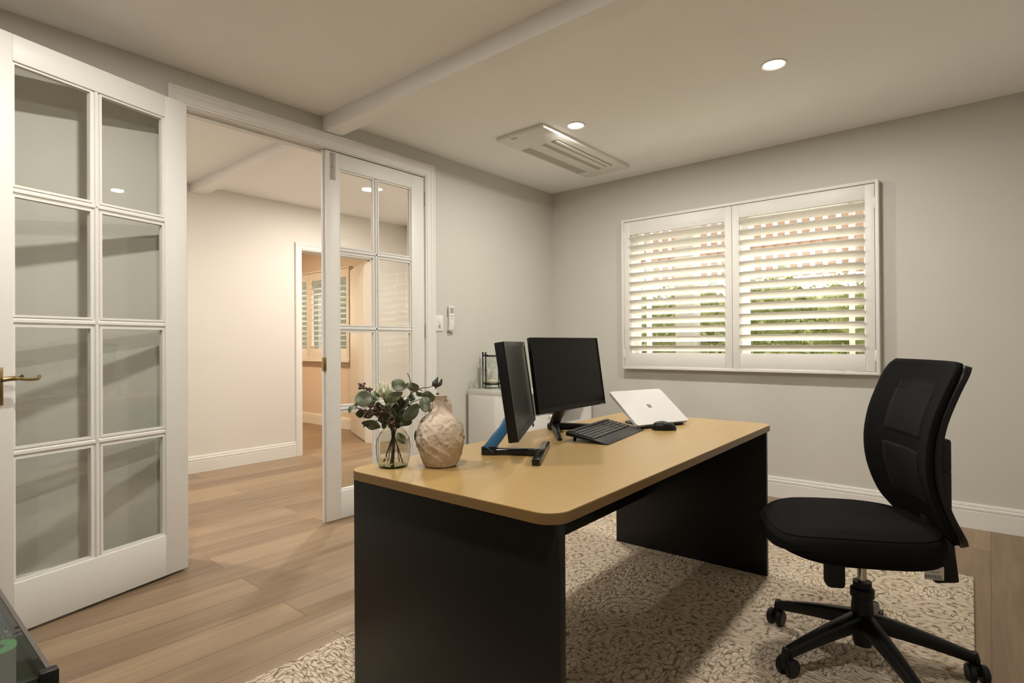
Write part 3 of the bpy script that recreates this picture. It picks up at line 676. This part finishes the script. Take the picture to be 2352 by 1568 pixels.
b.box((-0.030, -0.010, 0), (0.030, 0.010, dv.length), Q, bev=0.004); b.box((-0.022, -0.030, 0), (0.03, 0.03, 0.03), bev=0.008); b.build('stand_neck', 'plast', m2)
for ang in (-50, 50):
    b = MB(); d_ = Vector((math.cos(R(ang)), math.sin(R(ang)), 0)); e_ = Vector((-d_.y, d_.x, 0))
    def lf(u, v, d_=d_, e_=e_):
        a_ = 2*math.pi*u; cx, sx_ = math.cos(a_), math.sin(a_)
        hy = 0.017-0.008*v; hz = 0.016-0.011*v
        return d_*(0.30*v)+e_*(hy*math.copysign(abs(cx)**0.5, cx))+Vector((0, 0, hz+hz*math.copysign(abs(sx_)**0.5, sx_)))
    V = b.grid(lf, 14, 10, True); b.b.faces.new([V[i][-1] for i in range(14)]); b.b.faces.new([V[i][0] for i in range(14)][::-1])
    b.build('stand_leg', 'plast', m2)

# ------------------------------------------------------------------ laptop on its riser
sc = 1.052
lp = thing('laptop', 'silver laptop lying closed and tilted on a stand behind the mouse', 'laptop', (-1.164*sc, 2.33*sc, DZ))
nyaw, nt_ = R(-19.36), R(53.9)
lc = Vector((0, 0, H-(H-0.794)*sc-DZ+0.004))
Lm = Matrix.Translation(lc) @ Matrix.Rotation(nyaw, 4, 'Z') @ Matrix.Rotation(-nt_, 4, 'Y')
lw, lh = 0.3096*sc, 0.2218*sc
def rr2(hx, hy, r): return rrect(hx, hy, r, 6)
PM = Lm @ Matrix(((0, 0, 1, 0), (1, 0, 0, 0), (0, 1, 0, 0), (0, 0, 0, 1)))  # (a=width,b=up,t=normal)
b = MB(); b.prism(rr2(lw/2, lh/2, 0.012), (-0.0045, 0), PM); b.build('lid', 'alu', lp, bevel=0.0012)
b = MB(); b.prism(rr2(lw/2-0.001, lh/2-0.001, 0.012), (-0.0145, -0.0058), PM); b.build('base', 'alu', lp, bevel=0.0012)
b = MB()
for i in (-1, 1):
    for j in (-1, 1): b.prism([(i*0.0007, j*0.0007), (i*0.0112, j*0.0007), (i*0.0112, j*0.0112), (i*0.0007, j*0.0112)], (0.0, 0.0004), PM)
lab(b.build('emblem', 'logo', lp, smooth=False), 'grey emblem of four small squares')
ls = thing('laptop_stand', 'black folding stand holding the silver laptop', 'laptop stand', (-1.164*sc, 2.33*sc, DZ))
b = MB(); b.prism([(-lw/2+0.03, -lh/2-0.006), (lw/2-0.03, -lh/2-0.006), (lw/2-0.03, -lh/2+0.02), (-lw/2+0.03, -lh/2+0.02)], (-0.0185, -0.0155), PM)
b.prism([(-lw/2+0.03, -lh/2-0.006), (lw/2-0.05, -lh/2-0.006), (lw/2-0.05, -lh/2-0.002), (-lw/2+0.03, -lh/2-0.002)], (-0.0185, -0.004), PM)
b.build('front_lip', 'plast', ls)
b = MB(); b.prism(rr2(lw/2-0.012, lh/2-0.012, 0.01), (-0.0185, -0.0155), PM); b.build('plate', 'plast', ls)
p1 = PM @ Vector((0, lh/2-0.05, -0.0185)); p1.z -= 0.004
b = MB(); b.tube([p1, Vector((p1.x-0.01, p1.y, 0.005))], 0.012, 12).lathe([(0, 0), (0.06, 0), (0.06, 0.005), (0, 0.005)], c=(p1.x-0.01, p1.y, 0), n=28); b.build('strut', 'plast', ls)

# ------------------------------------------------------------------ keyboard and mouse
sc = 0.948
kb = thing('keyboard', 'black full size keyboard with palm rest in front of the monitor', 'keyboard', (-1.282*sc, 2.165*sc, DZ))
kz = H-(H-0.695)*sc-DZ
Km = Matrix.Translation((0, 0, kz+0.002)) @ Matrix.Rotation(R(8.97), 4, 'Z') @ Matrix.Rotation(R(90-77.7), 4, 'Y')   # +X toward user (down)
kw, kd = 0.4508*sc, 0.1897*sc
ca, sa = math.cos(R(12.3)), math.sin(R(12.3)); tz = lambda x: kz+0.002-x*math.tan(R(12.3))-0.001
b = MB(); b.prism([(-kd/2*ca, tz(-kd/2)-0.016), (kd/2*ca-0.004, 0.0005), (kd/2*ca, 0.0012), (kd/2*ca, tz(kd/2*ca)+0.0008), (-kd/2*ca, tz(-kd/2*ca))], (-kw/2, kw/2), Matrix.Rotation(R(8.97), 4, 'Z') @ Matrix(((1, 0, 0, 0), (0, 0, 1, 0), (0, 1, 0, 0), (0, 0, 0, 1)))); b.build('case', 'plast', kb, bevel=0.002)
n = 0; rowsx = [-0.078, -0.056, -0.038, -0.020, -0.002, 0.016]
kme = None
for r_, x in enumerate(rowsx):
    y = -kw/2+0.012; 
    cols_ = [(0.0178, 15), (0.0178, 15), (0.0178, 15), (0.0178, 15), (0.0178, 15), (0.0178, 15)][r_]
    if r_ == 5: lay = [1.25, 1.25, 1.25, 5.6, 1.25, 1.25, 1.25, 1.6]+[1, 1, 1]+[2, 1]
    else: lay = [1]*14+[1.0]+[1, 1, 1]+[1]*3
    tot = sum(lay); unit = (kw-0.024-0.016)/tot; y = -kw/2+0.012
    b = MB()
    for i, u in enumerate(lay):
        if (r_ < 5 and i in (15, 18)) or (r_ == 5 and i in (8, 11)): y += 0.008
        b.box((x-0.0072, y+0.0008, -0.001), (x+0.0072, y+u*unit-0.0008, 0.0035), Km, bev=0.0010, seg=1); y += u*unit
    b.build('key_row', 'key', kb, smooth=False)
b = MB(); b.box((0.030, -kw/2+0.004, -0.001), (kd/2-0.002, kw/2-0.004, 0.001), Km, bev=0.0008); b.build('palm_rest', 'plast', kb)
for s in (-1, 1):
    b = MB(); p = Km @ Vector((-kd/2+0.03, s*(kw/2-0.03), -0.010)); b.tube([p, Vector((p.x-0.004, p.y, 0.001))], 0.006, 8); b.build('foot', 'plast', kb)
ms = thing('computer_mouse', 'black computer mouse on the desk in front of the silver laptop', 'mouse', (-1.098, 2.338, DZ), R(38))
def msf(u, v):
    a_ = 2*math.pi*u; th = v*math.pi/2; c, s_ = math.cos(a_), math.sin(a_)
    r = math.cos(th)**0.55 if v < 1 else 0; z = 0.036*math.sin(th)**0.85
    x = 0.054*c*r; z *= (1.0-0.28*max(0, c)*r) ; y = 0.031*s_*r*(1-0.10*math.cos(a_*2))
    return Vector((x, y, 0.002+z))
b = MB(); V = b.grid(msf, 32, 14, True); b.b.faces.new([V[i][0] for i in range(32)][::-1]); bmesh.ops.remove_doubles(b.b, verts=b.b.verts[:], dist=0.0005)
b.box((-0.048, -0.026, 0), (0.046, 0.026, 0.004), bev=0.0015); b.build('body', 'plast', ms, angle=60)
lab(MB().lathe([(0, -0.003), (0.007, -0.003), (0.008, 0), (0.007, 0.003), (0, 0.003)], n=16, mat=Matrix.Translation((0.030, 0, 0.029)) @ Matrix.Rotation(R(90), 4, 'X')).build('scroll_wheel', 'steel', ms), 'grey scroll wheel')

# ------------------------------------------------------------------ vase, flowers and jug
VX, VY = -1.437, 1.120
vs = thing('glass_vase', 'rounded clear glass vase with water at the left desk corner', 'vase', (VX, VY, DZ))
outer = [(0.0, 0.0), (0.038, 0.0), (0.044, 0.004), (0.049, 0.020), (0.0525, 0.045), (0.0535, 0.065), (0.050, 0.088), (0.040, 0.107), (0.030, 0.117), (0.027, 0.122), (0.029, 0.128), (0.032, 0.131)]
inner = [(max(0, r-0.0022), z+(0.006 if z < 0.01 else 0)) for r, z in outer[:-1]][::-1]
b = MB(); b.lathe(outer, n=48); b.build('glass_body', 'vglass', vs, angle=60)
b = MB(); b.lathe([(0.0, 0.002), (0.036, 0.002), (0.0425, 0.005), (0.0430, 0.007), (0.0, 0.007)], n=48); b.build('glass_base', thin_glass('thick_base_glass', (0.50, 0.53, 0.44), 1.2), vs, angle=60)
b = MB(); b.lathe([(0, 0.008), (0.0425, 0.008), (0.0470, 0.020), (0.0490, 0.034), (0, 0.034)], n=48); b.build('water', 'water', vs, angle=40)
VD = Vector((VX, VY, 0)).dot(Vector((FW.x, FW.y, 0)))
hx_, hy_ = FW.x, FW.y
def atp(px, py, dd=0.0):
    d = FW + RT*((px-1176)/1298.186) + UP*((784-py)/1298.186)
    # plane of constant forward distance through the vase
    s = (VX*hx_+VY*hy_+dd)/(d.x*hx_+d.y*hy_)
    return Vector((0, 0, H))+d*s
def zc(x, y, dd=0.0): return atp(780+x*0.1658, 840+y*0.1658, dd)
rnd = random.Random(4)
VR = Vector((RT.x, RT.y, 0)).normalized(); VU = Vector((0, 0, 1)); VN = Vector((-hx_, -hy_, 0)).normalized()
def leaf(parent, c, rx, ry, rot, yawt, pitch, mat, tip=0.25, base_at=None):
    """rx along the leaf axis (rotated by rot deg in view plane)"""
    a_ = R(rot); ax = (VR*math.cos(a_)+VU*math.sin(a_)); ay = (-VR*math.sin(a_)+VU*math.cos(a_)); n_ = VN
    Rt = Matrix.Rotation(R(yawt), 3, ay) @ Matrix.Rotation(R(pitch), 3, ax)
    ax, ay, n_ = Rt @ ax, Rt @ ay, Rt @ n_
    b = MB(); NR, NA = 5, 22; cv = b.b.verts.new(c+n_*(-0.002)); rings = []
    for i in range(1, NR+1):
        q = i/NR; ring = []
        for j in range(NA):
            t = 2*math.pi*j/NA; x, y = math.cos(t), math.sin(t)
            y *= (1-tip*max(0, x)**2)
            wv = 0.004*math.sin(3*t+rot)*q*q
            ring.append(b.b.verts.new(c+ax*(x*rx*q)+ay*(y*ry*q)+n_*(0.10*ry*q*q*abs(y)+wv-0.05*rx*x*x*q*q)))
        rings.append(ring)
    for j in range(NA): b.b.faces.new((cv, rings[0][j], rings[0][(j+1) % NA]))
    for a2, b2 in zip(rings, rings[1:]):
        for j in range(NA): b.b.faces.new((a2[j], b2[j], b2[(j+1) % NA], a2[(j+1) % NA]))
    o = b.build('leaf', mat, parent, solid=0.0008, angle=80)
    return o
U = 0.1658*1.77/1298.186   # metres per crop unit
GB = 'cut stems arranged in the glass vase'
mouth = Vector((VX, VY, DZ+0.115))
def branch(name, label, cat, stems, leaves, base=(0, 0)):
    o = thing(name, label, cat, (0, 0, 0), 0, GB)
    b = MB()
    for P in stems:
        k = len(P); b.tube(smooth_pts(P, 5), [0.0022-0.0012*i/(5*(k-1)) for i in range(5*(k-1)+1)], 6)
    b.build('stem', 'stem', o)
    for (x, y, rx, ry, rot, yw, pt, dd, mt, tp) in leaves: leaf(o, zc(x, y, dd), rx*U, ry*U, rot, yw, pt, mt, tp)
    return o
def vb(x, y, z): return Vector((VX+x, VY+y, DZ+z))
lg, ld = 'leafg', 'leafd'
branch('eucalyptus_branch', 'eucalyptus branch with broad round leaves leaning left out of the vase', 'branch',
    [[vb(0.030, 0.014, 0.012), vb(0.0, 0, 0.10), zc(620, 720), zc(470, 560, -0.02), zc(330, 470, -0.02)], [zc(560, 650), zc(400, 640, -0.01), zc(200, 560, -0.03)], [zc(620, 740), zc(520, 760), zc(420, 800)]],
    [(335, 455, 118, 112, 10, 15, -12, -0.035, lg, 0.1), (500, 415, 82, 56, -55, -25, 10, -0.02, lg, 0.3), (190, 565, 98, 44, 52, 20, -30, -0.03, lg, 0.5), (290, 655, 66, 62, 0, 30, 20, -0.01, ld, 0.2), (455, 815, 125, 70, -25, 20, 15, -0.02, ld, 0.4), (345, 805, 40, 40, 0, -20, 10, -0.01, ld, 0.5), (530, 620, 85, 50, 60, 30, 25, 0.02, ld, 0.3), (580, 720, 90, 50, -70, -20, 10, 0.03, ld, 0.3), (430, 500, 95, 60, 35, 25, -20, 0.02, ld, 0.3), (560, 560, 80, 55, -35, -20, 20, -0.01, ld, 0.3), (400, 690, 80, 42, 15, 20, -25, 0.02, ld, 0.4), (640, 690, 110, 45, 105, 20, 10, 0.01, ld, 0.4)])
branch('eucalyptus_branch', 'eucalyptus branch with upright leaves at the middle of the vase', 'branch',
    [[vb(-0.028, -0.016, 0.012), vb(0.002, 0, 0.11), zc(720, 650), zc(740, 480, -0.02), zc(810, 300, -0.01)], [zc(730, 620), zc(850, 520), zc(890, 420)]],
    [(818, 262, 108, 88, -20, -15, -10, -0.02, lg, 0.05), (750, 425, 135, 72, 24, 15, 22, -0.045, lg, 0.35), (705, 530, 105, 60, 30, -20, -25, -0.03, lg, 0.4), (850, 500, 110, 55, -65, 30, 0, 0.015, ld, 0.3), (640, 745, 130, 50, 78, 15, 10, -0.01, ld, 0.5), (790, 760, 125, 60, 100, -25, 0, 0.0, ld, 0.4), (720, 640, 120, 48, -58, 20, -10, -0.03, ld, 0.5), (830, 610, 100, 60, 70, 20, 10, 0.03, ld, 0.3), (770, 560, 100, 58, -80, 25, 15, 0.0, ld, 0.3), (690, 700, 120, 46, 82, -25, 0, 0.02, ld, 0.4), (900, 520, 90, 46, 40, -20, 20, 0.03, lg, 0.3), (870, 690, 110, 56, 60, 15, -20, 0.01, ld, 0.3)])
branch('eucalyptus_branch', 'eucalyptus branch with round leaves reaching right toward the jug', 'branch',
    [[vb(-0.026, 0.020, 0.012), vb(0.004, 0.0, 0.11), zc(800, 720), zc(900, 590), zc(1020, 500), zc(1230, 420, -0.01)], [zc(900, 590), zc(980, 400, 0.01), zc(1000, 300, 0.01), zc(975, 190, 0.01), zc(940, 98, 0.01)], [zc(860, 680), zc(960, 650)]],
    [(1025, 295, 82, 68, -35, 20, 10, -0.01, lg, 0.1), (950, 270, 50, 40, 60, 20, 0, 0.01, lg, 0.2), (1235, 425, 98, 78, -40, 20, 15, -0.02, lg, 0.15), (1182, 530, 112, 76, -80, -15, -10, -0.035, lg, 0.1), (990, 650, 160, 88, 50, 15, 20, -0.015, ld, 0.2), (1115, 395, 68, 36, -30, 10, 20, 0.0, lg, 0.4), (995, 445, 60, 52, 10, 30, -20, 0.01, ld, 0.2), (1040, 560, 110, 40, -10, 10, 50, 0.0, lg, 0.4), (1075, 950, 98, 42, 80, 15, 0, 0.09, ld, 0.3), (1195, 745, 30, 14, 40, 0, 0, 0.09, ld, 0.4), (855, 1005, 92, 60, -62, 10, 0, -0.05, lg, 0.4), (920, 790, 90, 50, 10, 20, 20, 0.0, ld, 0.4)])
o = branch('seed_pod_sprig', 'thin sprig with pointed dark seed pods above the jug', 'sprig',
    [[vb(0.018, -0.026, 0.012), vb(0.006, 0.004, 0.11), zc(860, 600, 0.02), zc(980, 400, 0.02), zc(1130, 310, 0.02), zc(1230, 300, 0.02), zc(1290, 275, 0.02)], [zc(1100, 320, 0.02), zc(1150, 350, 0.02)], [zc(1290, 275, 0.02), zc(1360, 290, 0.02)]], [])
for P, r in (([zc(1285, 280, 0.02), zc(1320, 240, 0.02), zc(1362, 155, 0.02)], [0.002, 0.010, 0.001]), ([zc(1330, 320, 0.02), zc(1340, 250, 0.02), zc(1350, 190, 0.02)], [0.001, 0.008, 0.001]), ([zc(1350, 290, 0.02), zc(1392, 250, 0.02), zc(1415, 180, 0.02)], [0.002, 0.006, 0.002]), ([zc(1345, 465, 0.03), zc(1355, 420, 0.03), zc(1358, 375, 0.03)], [0.004, 0.006, 0.004])):
    b = MB(); b.tube(smooth_pts(P, 5), [r[0]+(r[1]-r[0])*min(1, k/5) if k <= 5 else r[1]+(r[2]-r[1])*(k-5)/5 for k in range(11)], 8); b.build('seed_pod', 'pod', o)
b = MB(); b.tube(smooth_pts([zc(1240, 395, 0.0), zc(1300, 400, 0.02), zc(1350, 440, 0.03)], 4), 0.0012, 6)
b.build('twig', 'stem', o)
pr_ = thing('protea_flower', 'pale cream protea bloom standing in the middle of the vase', 'flower', (0, 0, 0), 0, GB)
MB().tube(smooth_pts([vb(0.0, -0.004, 0.010), vb(0.0, 0, 0.09), zc(700, 640, 0.0), zc(622, 440, 0.0)], 5), 0.0055, 10).build('stem', 'stem', pr_)
base = zc(618, 440, -0.005); tipc = zc(625, 210, 0.0)
k = 0
for ring, (nn_, sp_, hgt) in enumerate(((5, 0.011, 1.04), (7, 0.015, 0.92), (7, 0.021, 0.70))):
    for i in range(nn_):
        a_ = 2*math.pi*i/nn_+ring*0.5+0.4
        out = VR*math.cos(a_)+VN*math.sin(a_); hgt_ = hgt*(0.80+0.26*rnd.random())
        p = base+out*0.006; tp = base+VU*((tipc.z-base.z)*1.06*hgt_)+out*sp_; md = (p+tp)/2+out*(0.006+0.004*ring)
        sd = VU.cross(out).normalized(); b = MB(); L = []
        P = smooth_pts([p, md, tp], 5)
        for q, pt in enumerate(P):
            t = q/(len(P)-1); w = 0.0060*(min(1, 0.5+1.6*t) if t < 0.4 else max(0.03, (1-t)/0.6)**0.8)
            L.append((b.b.verts.new(pt-sd*w+out*0.0), b.b.verts.new(pt+out*(-0.002)), b.b.verts.new(pt+sd*w)))
        for q in range(len(L)-1):
            b.b.faces.new((L[q][0], L[q][1], L[q+1][1], L[q+1][0])); b.b.faces.new((L[q][1], L[q][2], L[q+1][2], L[q+1][1]))
        b.build('petal', 'petal', pr_, solid=0.0012, angle=80)
_b = MB().ball((0, 0, 0), 0.0034, n=8).build('berry', 'berry'); BME = _b.data; bpy.data.objects.remove(_b)
def berries(label, stems, clusters):
    o = thing('berry_sprig', label, 'sprig', (0, 0, 0), 0, GB); b = MB()
    for P in stems: b.tube(smooth_pts(P, 4), 0.0014, 6)
    b.build('stem', 'stem', o)
    for x, y, sx_, sy_, n_, dd in clusters:
        for i in range(n_):
            q = bpy.data.objects.new('berry', BME); COL.objects.link(q); q.parent = o
            q.location = zc(x+rnd.uniform(-sx_, sx_), y+rnd.uniform(-sy_, sy_), dd+rnd.uniform(-0.012, 0.012)); q.scale = [rnd.uniform(0.8, 1.25)]*3
berries('sprig of small brown berries at the left of the bouquet', [[vb(0.012, 0.014, 0.014), vb(0.0, 0.004, 0.10), zc(560, 640, 0.03), zc(420, 420, 0.03), zc(310, 290, 0.03)], [zc(440, 450, 0.03), zc(420, 330, 0.03)]],
    [(305, 280, 42, 36, 16, 0.03), (415, 330, 50, 26, 14, 0.03), (400, 600, 50, 60, 16, -0.02), (470, 560, 60, 60, 18, 0.0), (380, 700, 40, 24, 8, 0.0)])
berries('sprig of small brown berries low in the centre of the bouquet', [[vb(-0.008, -0.016, 0.014), vb(0.0, -0.004, 0.10), zc(690, 800, -0.02), zc(620, 600, -0.03)]],
    [(590, 575, 40, 50, 14, -0.04), (715, 780, 45, 90, 26, -0.03), (640, 640, 40, 60, 12, -0.02), (560, 700, 40, 60, 12, 0.0), (520, 640, 50, 60, 14, 0.0)])

JX, JY = -1.330, 1.222
jg = thing('clay_jug', 'rough beige clay jug with two small ear handles beside the flowers', 'jug', (JX, JY, DZ))
prof = smooth_pts([(0.030, 0.001, 0), (0.047, 0.002, 0), (0.056, 0.018, 0), (0.066, 0.045, 0), (0.0735, 0.078, 0), (0.0735, 0.105, 0), (0.066, 0.132, 0), (0.052, 0.152, 0), (0.032, 0.170, 0), (0.0205, 0.184, 0), (0.0185, 0.200, 0), (0.0205, 0.214, 0), (0.0225, 0.2225, 0)], 4)
def jr(u, v):
    k = v*(len(prof)-1); i = min(int(k), len(prof)-2); t = k-i; p = prof[i].lerp(prof[i+1], t); a_ = 2*math.pi*u
    r = p.x; w = min(1, max(0, (r-0.03)/0.03))
    from mathutils import noise
    q = Vector((math.cos(a_), math.sin(a_), p.y*14))
    r += w*(0.0028*noise.noise(q*2.3)+0.0035*abs(noise.noise(q*5.0+Vector((3, 1, 0)))))
    rope = math.sin(a_*9+p.y*150+2.5*noise.noise(q*1.2)); r += w*0.0022*max(0, rope)**2 + w*0.0012*noise.noise(q*14)
    return Vector((r*math.cos(a_), r*math.sin(a_), p.y))
b = MB(); b.grid(jr, 120, 97, True); V = b.b.verts[:]
body = b.build('body', 'clay', jg, angle=80)
b = MB(); b.lathe([(0.0225, 0.2225), (0.0195, 0.223), (0.0165, 0.214), (0.0150, 0.195), (0.014, 0.17), (0, 0.165)], n=40).lathe([(0, 0.0015), (0.03, 0.001)], n=40); b.build('neck_lining', 'clay', jg)
for s in (-1, 1):
    b = MB(); P = smooth_pts([VR*(s*0.0195)+Vector((0, 0, 0.2105)), VR*(s*0.0262)+Vector((0, 0, 0.204)), VR*(s*0.0282)+Vector((0, 0, 0.190)), VR*(s*0.0315)+Vector((0, 0, 0.166))], 6); b.tube(P, [0.0055]*10+[0.007]*9, 10); b.build('ear_handle', 'clay', jg)

# ------------------------------------------------------------------ cabinet in the corner
cb = thing('storage_cabinet', 'low white open cabinet against the left wall in the corner', 'cabinet', (-2.838, 3.63, 0))
def cl(b):
    for v in b.b.verts: v.co -= Vector((-2.838, 3.63, 0))
    return b
cx0, cx1, cy0, cy1, cz = -3.028, -2.62, 3.07, 4.165, 0.742
for ya, yb in ((cy0, cy0+0.022), (cy1-0.022, cy1)): cl(MB().box((cx0, ya, 0), (cx1, yb, cz-0.042), bev=0.001)).build('side_panel', 'white', cb)
cl(MB().box((cx0, cy0, cz-0.041), (cx1, cy1, cz), bev=0.001)).build('top_board', 'white', cb)
cl(MB().box((cx0+0.003, cy0, cz), (cx1, cy1, cz+0.006), bev=0.0005)).build('glass_top', thin_glass('cabinet_glass', (0.80, 0.86, 0.82), 1.2), cb)
cl(MB().box((cx0, cy0+0.022, 0.06), (cx0+0.012, cy1-0.022, cz-0.042))).build('back_panel', 'white', cb, smooth=False)
for z in (0.06, 0.40): cl(MB().box((cx0+0.012, cy0+0.022, z), (cx1-0.004, cy1-0.022, z+0.018))).build('shelf', 'white', cb, smooth=False)
cl(MB().box((cx0+0.012, 3.60, 0.078), (cx1-0.004, 3.618, 0.40))).build('divider', 'white', cb, smooth=False)
cl(MB().box((cx1-0.004, cy0+0.024, 0.03), (cx1+0.012, 3.52, 0.53), bev=0.001)).build('drawer_front', 'white', cb)
bx = thing('storage_box', 'small white box on the cabinet shelf behind the monitors', 'box', (-2.72, 3.66, 0.418))
MB().box((-0.07, -0.055, 0), (0.07, 0.055, 0.082), bev=0.002).build('box_body', 'wp', bx)
MB().box((-0.073, -0.058, 0.070), (0.073, 0.058, 0.092), bev=0.002).build('box_lid', 'white', bx)
hg = thing('hourglass', 'black framed hourglass on the corner cabinet behind the monitor', 'hourglass', (-2.93, 3.235, cz+0.006))
HH = 0.262
for i in range(4):
    a_ = R(8+90*i); x, y = 0.088*math.cos(a_), 0.088*math.sin(a_)
    b = MB(); b.tube([(x, y, 0), (x, y, HH)], 0.0048, 8).ball((x, y, HH*0.5), 0.0075, n=8).ball((x, y, HH), 0.008, n=8).ball((x, y, 0.006), 0.0065, n=8).ball((x, y, HH*0.92), 0.0065, n=8); b.build('post', 'plast', hg)
for z, nm in ((0.024, 'base_ring'), (HH-0.022, 'top_ring')):
    b = MB(); b.lathe([(0.030, -0.005), (0.062, -0.005), (0.066, 0), (0.062, 0.005), (0.030, 0.005), (0.030, -0.005)], c=(0, 0, z), n=32)
    for i in range(4):
        a_ = R(8+90*i); b.tube(smooth_pts([(0.05*math.cos(a_), 0.05*math.sin(a_), z), (0.072*math.cos(a_), 0.072*math.sin(a_), z+0.008), (0.088*math.cos(a_), 0.088*math.sin(a_), z)], 4), 0.004, 8)
    b.build(nm, 'plast', hg)
b = MB(); b.lathe([(0.042, 0.030), (0.047, 0.05), (0.044, 0.085), (0.022, 0.115), (0.005, HH/2), (0.022, HH-0.115), (0.044, HH-0.085), (0.047, HH-0.05), (0.042, HH-0.028)], n=32); b.build('glass_bulbs', 'vglass', hg, angle=80)
MB().lathe([(0, 0.031), (0.040, 0.031), (0.043, 0.045), (0.02, 0.056), (0, 0.062)], n=24).build('sand', 'sand', hg)
gj = thing('glass_jar', 'clear glass jar at the left end of the corner cabinet', 'jar', (-2.957, 3.118, cz+0.006))
MB().lathe([(0, 0.002), (0.030, 0.002), (0.032, 0.008), (0.032, 0.150), (0.030, 0.156)], n=32).build('glass_wall', 'vglass', gj, angle=60)

# ------------------------------------------------------------------ computer case bottom left
pc = thing('computer_case', 'dark glass topped computer case with green lit circuit board at bottom left', 'computer', (-1.34, -0.03, 0))
px0, px1, py0, py1, pz = -0.285, 0.285, -0.24, 0.232, 0.60
b = MB(); b.box((px0, py0, 0), (px1, py1, 0.012)).box((px0, py0, 0.012), (px0+0.012, py1, pz-0.004)).box((px1-0.012, py0, 0.012), (px1, py1, pz-0.004)).box((px0+0.012, py0, 0.012), (px1-0.012, py0+0.012, pz-0.004)).box((px0+0.012, py1-0.012, 0.012), (px1-0.012, py1, pz-0.004))
b.build('shell', 'dark', pc)
MB().box((px0+0.002, py0+0.002, pz-0.004), (px1-0.002, py1-0.004, pz)).build('glass_panel', 'pcglass', pc, smooth=False)
b = MB(); b.box((px0, py1-0.006, pz-0.004), (px1, py1, pz+0.001)); lab(b.build('glass_edge', pm('bronze_edge', (0.10, 0.085, 0.07), 0.3), pc, smooth=False), 'brownish glass edge')
for sx_ in (px0, px1):
    b = MB(); x = sx_-0.012 if sx_ > 0 else sx_-0.004
    b.box((x, py1-0.018, pz-0.03), (x+0.017, py1+0.004, pz+0.007), bev=0.0015); b.build('corner_bracket', 'plast', pc)
ZB = 0.584
MB().box((px0+0.012, py0+0.02, ZB-0.004), (px0+0.345, py1-0.012, ZB)).build('circuit_board', 'pcb', pc, smooth=False)
MB().box((px0+0.345, py0+0.02, ZB-0.006), (px1-0.012, py1-0.012, ZB-0.002)).build('cover_plate', pm('dark_green_plate', (0.028, 0.034, 0.022), 0.5), pc, smooth=False)
bb_ = {}
for nm, mt, n_ in (('chips', 'ledb', 80), ('indicator_lights', 'ledy', 60), ('traces', 'led2', 46)):
    b = MB()
    for i in range(n_):
        x = rnd.uniform(px0+0.06, px0+0.335); y = rnd.uniform(0.196, py1-0.014); w_ = rnd.uniform(0.004, 0.022)
        if nm == 'indicator_lights': w_ = 0.003
        b.box((x, y, ZB), (x+w_, y+rnd.uniform(0.0010, 0.0022), ZB+0.002))
    b.build(nm, mt, pc, smooth=False)
b = MB(); b.lathe([(0.010, ZB), (0.025, ZB), (0.025, ZB+0.003), (0.010, ZB+0.003), (0.010, ZB)], c=(px0+0.375, 0.194, 0), n=36); b.build('fan_ring', 'led', pc)
b = MB(); b.lathe([(0, ZB), (0.007, ZB), (0.007, ZB+0.004), (0, ZB+0.004)], c=(px0+0.375, 0.194, 0), n=24)
for i in range(7):
    a_ = 2*math.pi*i/7; b.box((0.004, -0.002, ZB), (0.010, 0.002, ZB+0.002), Matrix.Translation((px0+0.375, 0.194, 0)) @ Matrix.Rotation(a_, 4, 'Z'))
b.build('fan', 'gloss', pc)

# ------------------------------------------------------------------ outside
struct(MB().box((-14, YW+0.12, -0.15), (8, 30, -0.02)).build('floor_garden', 'paleground', smooth=False), 'garden ground outside the windows', 'ground')
fn = thing('lattice_fence', 'terracotta slatted screen seen between the shutter louvres', 'fence', (-1.2, 6.2, 0))
for i in range(62):
    x = -3.9+i*0.115
    MB().box((x, -0.012, 1.74), (x+0.070, 0.012, 2.95)).build('slat', 'terracotta', fn, smooth=False)
for z in (2.02, 2.46, 2.86): MB().box((-4.0, 0.012, z), (3.3, 0.05, z+0.075)).build('rail', 'terracotta', fn, smooth=False)
for x in (-1.43, 0.9, -3.6): MB().box((x, 0.012, -0.02), (x+0.11, 0.11, 2.95)).build('fence_post', 'terracotta', fn, smooth=False)
tag(MB().box((-2.285, 5.12, -0.02), (-2.105, 5.30, 3.2), bev=0.01).build('veranda_post', 'post'), 'wide grey timber post outside the left shutter', 'post')
b = MB(); r2 = random.Random(9)
def leafcard(b, p, s):
    n_ = Vector((r2.uniform(-1, 1), r2.uniform(-1, 0.4), r2.uniform(-0.2, 1))).normalized(); t_ = n_.orthogonal().normalized(); t_ = Matrix.Rotation(r2.uniform(0, 6.28), 3, n_) @ t_; c_ = n_.cross(t_)
    q = [p+t_*s, p+c_*s*0.5+n_*s*0.15, p-t_*s, p-c_*s*0.5+n_*s*0.15]; b.b.faces.new([b.b.verts.new(v) for v in q])
def hedge_top(x): return 1.72+0.07*math.sin(x*7)+0.05*math.sin(x*17+1)
b.grid(lambda u, v: Vector((-3.7+6.0*u, 5.82+0.10*math.sin(u*40)*math.sin(v*9)+0.06*math.sin(u*97+v*23), v*(hedge_top(-3.7+6.0*u)-0.10))), 120, 24)
for i in range(15000):
    x = r2.uniform(-3.7, 2.3); z = r2.uniform(0.0, 1.84); y = 5.70+0.06*math.sin(x*5)+r2.uniform(-0.1, 0.12)
    if z > hedge_top(x): continue
    leafcard(b, Vector((x, y, z)), r2.uniform(0.02, 0.04))
tag(b.build('hedge', 'hedge', smooth=False), 'sunlit green hedge outside the office window', 'hedge', kind='stuff')
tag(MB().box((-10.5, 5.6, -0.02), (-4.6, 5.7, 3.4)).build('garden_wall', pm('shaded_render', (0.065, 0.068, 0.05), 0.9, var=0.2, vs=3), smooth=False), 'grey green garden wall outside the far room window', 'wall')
